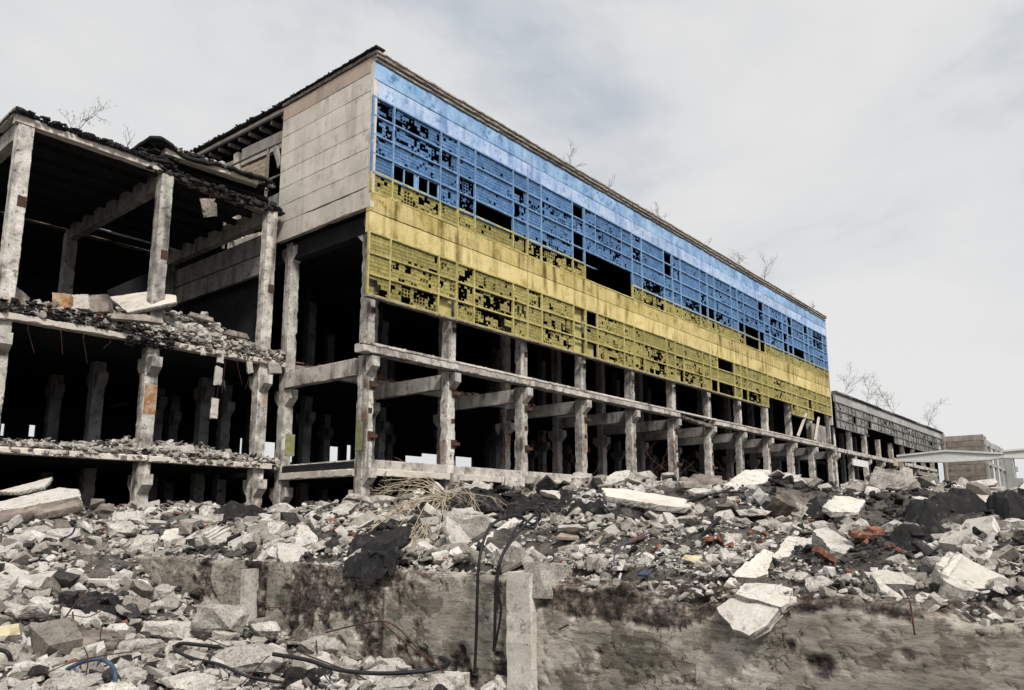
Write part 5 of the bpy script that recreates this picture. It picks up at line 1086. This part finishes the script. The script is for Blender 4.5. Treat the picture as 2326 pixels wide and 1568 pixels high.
# rubble on the floors of the wing
wprof = lambda X: 0.28+1.35*np.exp(-((X-15.3)/1.7)**2)+1.25*np.exp(-((X-18.0)/1.5)**2)+.5*np.exp(-((X-20)/1.)**2)+0.45*np.exp(-((X-11.5)/1.8)**2)+.25*np.exp(-((X-21.5)/1)**2)
for (x0, x1, zt, n, hmp, sd) in ((-2, 22.0, 8.05, 7500, 1, 1), (-2, 22.0, 2.85, 3600, .45, 2)):
    xx = rs.uniform(x0, x1, n); yy = YW-.35+rs.exponential(1.0, n)
    prof = wprof(xx)*hmp*np.clip((yy-YW+.55)/1.1, .12, 1)
    zz = zt+rs.uniform(0.25 if sd == 1 else 0, 1, n)*prof
    scatter('floor_rubble', np.column_stack([xx, yy, zz]), rs.uniform(.2, 1, n)**2.2*(.5 if sd == 1 else .36)+.05, M['rubble'] if sd == 1 else M['rubble'], rs, wing)
    nn = n//4; xx = rs.uniform(x0, x1, nn); scatter('dark_floor_rubble', np.column_stack([xx, YW-.3+rs.uniform(0, .8, nn), zt+rs.uniform(-.1, .25, nn)]), rs.uniform(.1, .35, nn), M['darkrubble'], rs, wing)
q = MB()
for k in range(60): x = rs.uniform(12.5, 20.5); h0 = .75*math.exp(-((x-16.2)/2.6)**2)
U = np.arange(8.8, 22.2, .25); V = np.arange(YW-.3, 39, .3); X, Y = np.meshgrid(U, V, indexing='ij')
Z = 7.98+wprof(X)*.9*np.clip((Y-YW+.5)/1.3, .12, 1)+.15*fbm(X*2, Y*2)
o = gridmesh('rubble_heap', X, Y, Z, M['gapdirt']); o.parent = wing; o.matrix_parent_inverse = Matrix.Translation(wing.location).inverted(); o['kind'] = 'stuff'
n = 1300; xx = rs.uniform(9.1, 20.9, n); zz_ = np.where(xx < 14.6, 16.22, 17.02+.02*(xx-15)); scatter('roof_debris', np.column_stack([xx, YW-.45+rs.exponential(.35, n), zz_+rs.uniform(-.08, .10, n)]), rs.uniform(.05, .22, n), M['darkrubble'], rs, wing, tilt=.2)
n = 500; xx = rs.uniform(15.3, 20.9, n); scatter('roof_debris', np.column_stack([xx, YW-.4+rs.exponential(.3, n), 17.1+rs.uniform(-.1, .12, n)]), rs.uniform(.06, .26, n), M['rubble'], rs, wing, tilt=.2)
n = 700; xx = rs.uniform(14.2, 21.6, n); scatter('roof_debris', np.column_stack([xx, YW-.3+rs.uniform(0, .8, n), 16.0+rs.uniform(-.25, .75, n)*(xx < 16)+rs.uniform(-.3, .1, n)*(xx >= 16)]), rs.uniform(.1, .4, n), M['darkrubble'], rs, wing, tilt=.2)
for (nn, m_, mm_, zz0, zz1, x0_, x1_) in ((420, 'rubble', 0, 7.75, 8.45, 14.0, 22.0), (260, 'darkrubble', 0, 7.5, 8.3, 14.2, 16.2), (260, 'rubble', 0, 2.5, 3.0, 8, 22), (300, 'darkrubble', 0, 8.0, 8.5, 9, 15)):
    xx = rs.uniform(x0_, x1_, nn); scatter('draped_debris', np.column_stack([xx, YW-.42+rs.uniform(-.12, .15, nn), rs.uniform(zz0, zz1, nn)]), rs.uniform(.05, .32, nn), M[m_], rs, wing, tilt=.3)
# hanging strips of slab
for k, (x, z1, z0, w_) in enumerate(((18.55, 8.05, 7.2, .35), (18.5, 7.15, 6.2, .38), (18.42, 5.65, 4.55, .36))):
    q = MB(); q.rbar((x, YW-.45, z1), (x-.05, YW-.47, z0), w_, .12, step=.12, chip=.02, big=.07, pbig=.4, rag1=.15, rag0=.1, seed=430+k); q.build('hanging_strip', M['slab'], wing)
q = MB(); q.tube([(18.5, YW-.46, 8.1), (18.5, YW-.47, 6.5), (18.45, YW-.47, 4.6)], .012, 4); q.tube([(18.8, YW-.46, 8.1), (18.75, YW-.47, 6.5), (18.7, YW-.47, 5.9)], .01, 4); q.build('rebar', M['rust'], wing)
for k, (x, z1, z0, w_) in enumerate(((17.55, 7.95, 7.45, .22), (20.0, 7.6, 7.0, .3), (21.4, 7.75, 7.15, .7))):
    q = MB(); q.rbar((x, YW-.5, z1), (x+.1, YW-.52, z0), w_, .16, step=.1, chip=.03, big=.08, pbig=.5, rag1=.12, seed=440+k); q.build('hanging_fragment', M['chunk'], wing)
q = MB(); q.rbar((17.5, YW-.1, 15.35), (17.75, YW-.1, 14.35), .75, .16, step=.14, chip=.05, big=.2, pbig=.5, rag0=.1, rag1=.2, seed=450); q.build('hanging_fragment', M['roofedge'], wing)
q = MB(); q.tube([(17.6, YW-.1, 15.3), (17.7, YW-.1, 15.8), (17.9, YW, 16.1)], .015, 4); q.build('rebar', M['rust'], wing)
for k in range(7):
    x = 9.3+rs.uniform(0, 11); q = MB(); q.tube([(x, YW-.4, 8.0), (x+rs.uniform(-.2, .2), YW-.55, 7.4), (x+rs.uniform(-.3, .3), YW-.5, 7.4-rs.uniform(.2, 1.2))], .009, 4); q.build('rebar', M['rust'], wing)
# slabs and blocks lying on the upper floor
def fplate(pts, Y0, thick, label, m='slab', seed=1, name='concrete_slab', cat='concrete slab', rag=.02):
    D = fwd(onY(pts[0][0], pts[0][1], Y0)); return plate(None, pts, thick, label, m=m, seed=seed, D0=D, name=name, cat=cat, rag=rag)
fplate([(290, 712, 0), (246, 672, 1.6), (340, 664, 2.2), (400, 670, 1.6), (402, 684, .9)], 33.9, .22, 'large white slab tilted on the rubble of the upper floor of the wing', 'panel', 71)
fplate([(160, 700, .3), (158, 670, .5), (200, 668, .5), (203, 702, .3)], 34.2, .5, 'pale block with violet paint beside the white slab on the upper floor', 'slab', 72, 'concrete_block', 'concrete block')
fplate([(118, 700, .4), (118, 664, .6), (158, 668, .6), (156, 704, .4)], 34.3, .5, 'brown stained block left of the pale block on the upper floor', 'rustpatch', 73, 'concrete_block', 'concrete block')
fplate([(204, 708, .2), (206, 670, .5), (244, 668, .5), (248, 708, .2)], 34.2, .5, 'soot blackened block between the pale block and the white slab', 'browned', 74, 'concrete_block', 'concrete block')
fplate([(18, 680, 1.0), (22, 640, 1.6), (58, 668, .9), (56, 692, .4)], 34.4, .3, 'tilted broken slab at the left column of the upper floor', 'roofedge', 75)
fplate([(240, 722, 0), (244, 712, .2), (330, 714, .3), (372, 728, .1), (368, 736, 0), (330, 728, 0)], 33.6, .16, 'flat brick edged slab piece under the white slab on the floor edge', 'roofedge', 76)
fplate([(430, 716, .1), (432, 708, .4), (484, 722, .4), (486, 730, .1)], 34.2, .14, 'narrow slab piece sticking out right of the white slab', 'roofedge', 77)
fplate([(505, 758, .1), (520, 748, .3), (560, 758, .3), (568, 770, .1)], 33.8, .14, 'slab piece on the floor edge near the main hall', 'roofedge', 78)
fplate([(378, 1025, .2), (380, 1012, .3), (440, 1014, .3), (444, 1030, .2)], 34.0, .35, 'low concrete block on the lower floor between two columns', 'slab', 79, 'concrete_block', 'concrete block')
for k in range(26):
    x = rs.uniform(9.6, 14.2) if k < 20 else rs.uniform(2, 9); put_brick(x, YW-rs.uniform(-.2, .4), 8.30+rs.uniform(0, .35), 1.2, None, None, 'loose brick on the edge of the upper floor of the wing', 'loose bricks on the upper floor of the wing')
for k in range(34):
    x = rs.uniform(9, 20); zt = 8.3 if k % 2 else 3.0; s = rs.uniform(.25, .55)
    o = bpy.data.objects.new('concrete_chunk', protos[rs.randint(len(protos))]); col.objects.link(o); o.location = (x, YW+rs.uniform(-.35, .6), zt+(.5*math.exp(-((x-16)/2.5)**2) if k % 2 else 0)); o.scale = (s, s, s); o.rotation_euler = (rs.normal(0, .3), rs.normal(0, .3), rs.uniform(0, 6))
    fl = 'upper' if k % 2 else 'lower'; tag(o, 'concrete chunk resting on the %s floor edge of the ruined wing' % fl, 'concrete chunk', 'concrete chunks on the %s floor of the wing' % fl)

# ================================================================== lower grey wing behind
rear = empty('rear_factory_wing', (89, 27.5, -1.6), 'lower grey factory wing continuing behind the painted hall, glass block bands half broken', 'building')
GX = [87.9+5.95*i for i in range(10)]; GR = [(12.95, 12.02), (12.02, 11.06), (11.06, 10.1)]
for i in range(9):
    q = MB(); q.box(GX[i]+.03, GX[i+1]-.03, YF, YF+.25, 12.98, 13.95); q.build('wall_panel', M['pale'], rear)
    q = MB(); q.rbar((GX[i], YF+.1, 14.05), (GX[i+1], YF+.1, 14.05), .6, .26, step=.35, chip=.04, big=.12, pbig=.4, seed=i+600); q.build('coping', M['tar'] if i % 3 else M['roofedge'], rear)
    for r, (zt, zb) in enumerate(GR):
        if r == 2 and i in (2, 3): continue
        for c in range(3):
            rn = random.Random(i*31+r*7+c); st = rn.choice([.1, .25, .35, .5, .6, .9]); q = MB(); x0, x1 = GX[i]+colx[c]+.04, GX[i]+colx[c+1]-.04
            if st > .85 and rn.random() < .5: continue
            # coarser blocks this far away
            cells(q, x0, x1, zb+.04, zt-.04, YF+.08, st, i*31+r*7+c+5000)
            if q.v: q.build('glass_block_window', M['greyglass'], rear)
    q = MB(); nr = 2 if i in (2, 3) else 3
    for r in range(nr+1): z = GR[r][0] if r < nr else GR[nr-1][1]; q.bar((GX[i], YF+.04, z), (GX[i+1], YF+.04, z), .12, .08)
    for c in range(3): q.bar((GX[i]+colx[c], YF+.04, GR[nr-1][1]), (GX[i]+colx[c], YF+.04, 12.95), .07, .12)
    q.build('window_frame', M['greyframe'], rear)
    column(rear, GX[i]+.5, 27.73, -1.6, 10.2, [(7.3, -1), (2.2, -1)]); column(rear, GX[i]+.5, 34, -1.6, 12, (), m='shadebeam'); column(rear, GX[i]+.5, 46, -1.6, 12, (), m='shadebeam')
    if i < 8: q = MB(); q.rbar((GX[i], 27.3, 7.6), (GX[i+1], 27.3, 7.6), .6, .45, step=.3, chip=.04, big=.12, pbig=.4, seed=i+640); q.build('floor_edge', M['concrete'], rear)
slab(rear, 88, 142.5, 27.3, 57, 13.6, 13.9, 'dark', 'roof_slab'); slab(rear, 88, 142.5, 34, 57, 7.2, 7.6); slab(rear, 88, 142.5, 28, 57, 2.0, 2.4)
slab(rear, 142.2, 142.5, 28.2, 57, -1.6, 13.6, 'dark', 'end_wall'); slab(rear, 110, 110.3, 36, 57, -1.6, 13.6, 'dark', 'cross_wall')
wall_with_holes(rear, 87.4, 142.5, 57, -1.6, 13.8, [(95+k*7.2, 97.6+k*7.2, 2.6, 6.6) for k in range(6)])
def Hx(xa, ya, xb, yb, Y=27.3): a = onY(xa, ya, Y); b = onY(xb, yb, Y); return a.x, b.x, b.z, a.z
for (xa, ya, xb, yb, mm, nm, yy) in [(1938, 1042, 1973, 1063, 'white', 'loose_panel', 27.0), (2030, 1040, 2052, 1062, 'oldbrick', 'loose_panel', 26.9), (2087, 1070, 2120, 1084, 'brown', 'loose_panel', 26.9), (2092, 1084, 2104, 1090, 'white', 'loose_panel', 26.8), (2102, 1086, 2124, 1098, 'red', 'red_banner', 26.8)]:
    x0, x1, z0, z1 = Hx(xa, ya, xb, yb, yy); z0, z1 = min(z0, z1), max(z0, z1); q = MB(); q.box(x0, x1, yy, yy+.15, z0, z1)
    if nm == 'red_banner': tag(q.build(nm, M[mm]), 'red sheet hanging on the distant end of the grey wing', 'banner')
    else: q.build(nm, M[mm], rear)
q = MB(); x = GX[9]-.9; q.box(x, GX[9]+.2, YF-.3, YF-.02, -1.6, 13.9)
q.build('end_pier', M['brown'], rear)
# broken free column with corbel
p = onY(2018, 1100, 24.5); q = MB(); q.rbar((p.x, 24.5, -1.6), (p.x, 24.5, 5.4), .75, .6, step=.5, chip=.03, big=.12, pbig=.4, rag1=.3, seed=650); corbel(q, p.x, 24.5, 3.4, -1, .7, .5, .6, .6)
tag(q.build('broken_column', M['brown']), 'lone broken brownish column with a corbel in front of the grey wing', 'column')

# brown panelled block at the right
bb_ = empty('panel_building', (143, 24, -1.6), 'brown stained windowless block of stacked concrete panels at the right', 'building')
for i in range(16):
    z1 = 13.55-i*.945; q = MB(); q.rbar((142.75, 21.4, z1-.46), (142.75, 27.3, z1-.46), .3, .90, step=1.2, chip=.02, big=.05, seed=700+i); q.build('wall_panel', M['brown'], bb_)
slab(bb_, 142.9, 146, 21.5, 27.3, -1.6, 13.4, 'brown', 'core_wall')

# stepped skeleton building far right
fr = empty('frame_building', (150, 21.4, -1.6), 'pale roofless concrete skeleton stepping down behind the brown block', 'building')
st_ = [(2236, 1001), (2245, 1007), (2257, 1012), (2268, 1018), (2277, 1024), (2290, 1040), (2302, 1060), (2310, 1080)]
for k in range(len(st_)-1):
    a = onY(st_[k][0], st_[k][1], 21.4); b = onY(st_[k+1][0], st_[k][1], 21.4); zt = a.z
    for x in np.arange(a.x, b.x, 8.0):
        for yy in (21.4, 27.4): q = MB(); q.bar((x+.3, yy, -1.6), (x+.3, yy, zt), .4, .5); q.build('post', M['pale'], fr)
    z = zt
    while z > -1: q = MB(); q.bar((a.x, 21.4, z-.3), (b.x, 21.4, z-.3), .3, .5 if z < zt else .9); q.build('tie_beam', M['pale'], fr); z -= 3.3
# pitched white precast beams on posts
def pbeam(pts, X, label, name='pitched_beam'):
    top = [onX(x, yt, X) for x, yt, yb in pts]; bot = [onX(x, yb, X) for x, yt, yb in pts]; q = MB(); n = len(pts); h = .22
    for s in (0, h*2): q.add([(X+s, p.y, p.z) for p in top]+[(X+s, p.y, p.z) for p in bot], [tuple([i, i+1, n+i+1, n+i]) if s == 0 else tuple([n+i, n+i+1, i+1, i]) for i in range(n-1)])
    for rr in (top, bot):
        for i in range(n-1): a, b = rr[i], rr[i+1]; q.add([(X, a.y, a.z), (X+2*h, a.y, a.z), (X+2*h, b.y, b.z), (X, b.y, b.z)], [(0, 1, 2, 3)])
    for i in (0, n-1): q.add([(X, top[i].y, top[i].z), (X+2*h, top[i].y, top[i].z), (X+2*h, bot[i].y, bot[i].z), (X, bot[i].y, bot[i].z)], [(0, 1, 2, 3)])
    # flanges
    for rr, s in ((top, .10), (bot, .07)):
        for i in range(n-1): q.bar((X+h, rr[i].y, rr[i].z), (X+h, rr[i+1].y, rr[i+1].z), 2*h+2*s, .14)
    return tag(q.build(name, M['white']), label, 'beam')
pbeam([(2037, 1036, 1047), (2149, 1024, 1049), (2250, 1029, 1043), (2278, 1030, 1038)], 70, 'long pale pitched roof beam standing free in front of the brown block')
pbeam([(2279, 1025, 1039), (2326, 1021, 1040), (2420, 1016, 1036)], 70, 'second pale roof beam running out of the picture at the right edge')
def post(xa, xb, y1, X, z0, label, m='pale', cb=True):
    a = onX(xa, y1, X); b = onX(xb, y1, X); yc = (a.y+b.y)/2; w_ = abs(a.y-b.y); q = MB()
    q.rbar((X+.25, yc, z0), (X+.25, yc, a.z), .6, w_, step=.6, chip=.03, big=.12, pbig=.3, seed=int(xa))
    if cb: corbel(q, X+.25, yc, a.z-1.6, -1, .6, .3, .5, .5)
    return tag(q.build('precast_post', M[m]), label, 'post')
post(2280, 2301, 1040, 70, -1.6, 'thick damaged grey post carrying the two pale roof beams at the right')
post(2040, 2052, 1047, 70, -1.6, 'slim post under the left end of the pale pitched beam', 'oldbrick')

# ================================================================== shrubs on the roofs
SH = [(178, 292, 34.6, 1.35, 'wing', 20), (285, 335, 34.5, .9, 'wing', 0)]
for k, (x, y, Y, h, _, lv) in enumerate(SH):
    p = onY(x, y, Y); shrub((p.x, Y, 16.3 if k == 0 else 16.45), h, ['tall thin bare sapling on the roof of the ruined wing', 'small leafless shrub on the wing roof, beside the buckled felt'][k], 800+k, leaves=lv, group='bare shrubs on the wing roof', dens=1.1)
for k, (x, y, h, lv, lb) in enumerate([(1243, 318, .9, 25, 'small bare shrub on the coping, first from the corner'), (1298, 362, 1.2, 15, 'spreading leafless shrub, second on the coping from the corner'), (1372, 408, .9, 20, 'low bare shrub, third on the coping from the corner'),
                                   (1512, 485, 1.2, 20, 'upright bare shrub halfway along the coping'), (1600, 540, .7, 8, 'tiny bare shrub just beyond the middle of the coping'), (1690, 596, 1.9, 110, 'leafy shrub leaning right on the coping'), (1735, 625, 1.7, 110, 'second leafy shrub on the coping, right of the leaning one'),
                                   (1795, 665, .9, 25, 'small shrub near the far end of the coping'), (1845, 696, 1.1, 30, 'last shrub at the far end of the coping')]):
    p = onY(x, y, 27.2); shrub((p.x, 27.2, 22.2), h*1.25, lb, 820+k, lean=(.5 if k == 5 else .1, 0), leaves=lv)
for k, (x, h, lv, lb) in enumerate([(1915, 3.2, 25, 'bare shrub on the near end of the grey wing roof'), (1965, 3.2, 130, 'dense leafy shrub on the grey wing roof'), (1985, 2.2, 60, 'low shrub between two taller ones on the grey wing roof'), (2030, 4.6, 160, 'tallest leafy shrub leaning right on the grey wing roof'), (2100, 4.2, 90, 'shrub on the far half of the grey wing roof'), (2125, 1.8, 30, 'small shrub at the far end of the grey wing roof')]):
    p = onY(x, 910, 27.4); shrub((p.x, 27.4, 14.1), h*.8, lb, 850+k, lean=(.3, 0), leaves=lv, group='shrubs on the grey wing roof', dens=1.2)
p = atD(880, 1118, 22.0); shrub((p.x, p.y, p.z), .6, 'small green leafy weed at the foot of the corner column', 890, leaves=60, group=None, name='leafy_weed')

# ================================================================== say of each loose chunk and brick which one it is
SHORT = []
for lb, p in LM:
    w_ = lb.split(); k = next((i for i, t in enumerate(w_) if i > 1 and t in ('lying', 'at', 'on', 'in', 'sticking', 'rising', 'tilted', 'hanging', 'with', 'above', 'leaning', 'hanging', 'right', 'left', 'below', 'pointing', 'half', 'along', 'behind', 'crossed', 'beside', 'between', 'under', 'of', 'overhanging', 'near')), len(w_))
    SHORT.append((' '.join(w_[:min(k, 6)]), p))
seen_sh = {}
for t, p in SHORT: seen_sh[t] = seen_sh.get(t, 0)+1
SHORT = [(t, p) for t, p in SHORT if seen_sh[t] == 1 and len(t.split()) >= 3]
def scr(p): v = rot.transposed() @ Vector(p); return (CX+FL*v.x/-v.z, CY-FL*v.y/-v.z, -v.z)
LS = [(t, scr(p)) for t, p in SHORT]; LA = [scr(p) for t, p in LM]
for o in list(col.objects):                                    # keep the singly placed slabs and boulders clear
    if not o.parent and o.name.startswith(('concrete_chunk', 'slab_fragment')) and 'wing' not in o.get('group', ''):
        x, y, D = scr(o.location)
        if any(math.hypot(x-a, 1.5*(y-b)) < (46 if o.name.startswith('c') else 70) for a, b, _ in LA): bpy.data.objects.remove(o)
for o in list(col.objects):
    if not o.parent and 'on the upper floor of the wing' in o.get('group', '')+' ' or not o.parent and 'lower floor of the wing' in o.get('group', ''):
        x_ = o.location.x; fl = 'upper' if 'upper' in o['group'] else 'lower'; k_ = min(range(3), key=lambda i: abs(WXs[i]-x_)); a, b, c = sorted(o.dimensions)
        o['label'] = '%s %s %s %s %s column, %s floor edge of the ruined wing' % ('small' if c < .4 else 'large', 'flat' if a < .42*c else 'long' if b < .62*c else 'blocky', 'brick fragment' if o.name.startswith('brick') else 'chunk', 'left of the' if x_ < WXs[k_] else 'right of the', ('leftmost', 'middle', 'right')[k_], fl); continue
    if o.parent or o.get('group') is None or not o.name.startswith(('concrete_chunk', 'slab_fragment', 'brick')) or 'wing' in o['group']: continue
    x, y, D = scr(o.location); t, (lx, ly, _) = min(LS, key=lambda q: (q[1][0]-x)**2+4*(q[1][1]-y)**2)
    ox, oy = lx-x, ly-y; dist = math.hypot(ox, 2*oy)
    rel = ('just ' if dist < 45 else ('' if dist < 110 else 'well '))+(('left of' if ox > 0 else 'right of') if abs(ox) > 2*abs(oy) else ('above' if oy > 0 else 'below'))
    if o.name.startswith('brick'): o['label'] = 'orange brick fragment %s the %s' % (rel, t); o['group'] = 'broken bricks in the rubble'; continue
    if o.name.startswith('slab'): o['label'] = '%s broken slab piece %s the %s' % (('small', 'mid sized', 'large')[min(2, int(max(o.dimensions)*FL/D/40))], rel, t); continue
    me = o.data; dz = o.dimensions; a, b, c = sorted(dz); sh = 'flat' if a < .42*c else ('long' if b < .62*c else 'blocky'); pxs = c*FL/D; sz = 'small' if pxs < 38 else ('medium' if pxs < 60 else 'large')
    o['label'] = '%s %s pale concrete chunk %s the %s' % (sz, sh, rel, t); o['group'] = 'concrete chunks in the rubble'
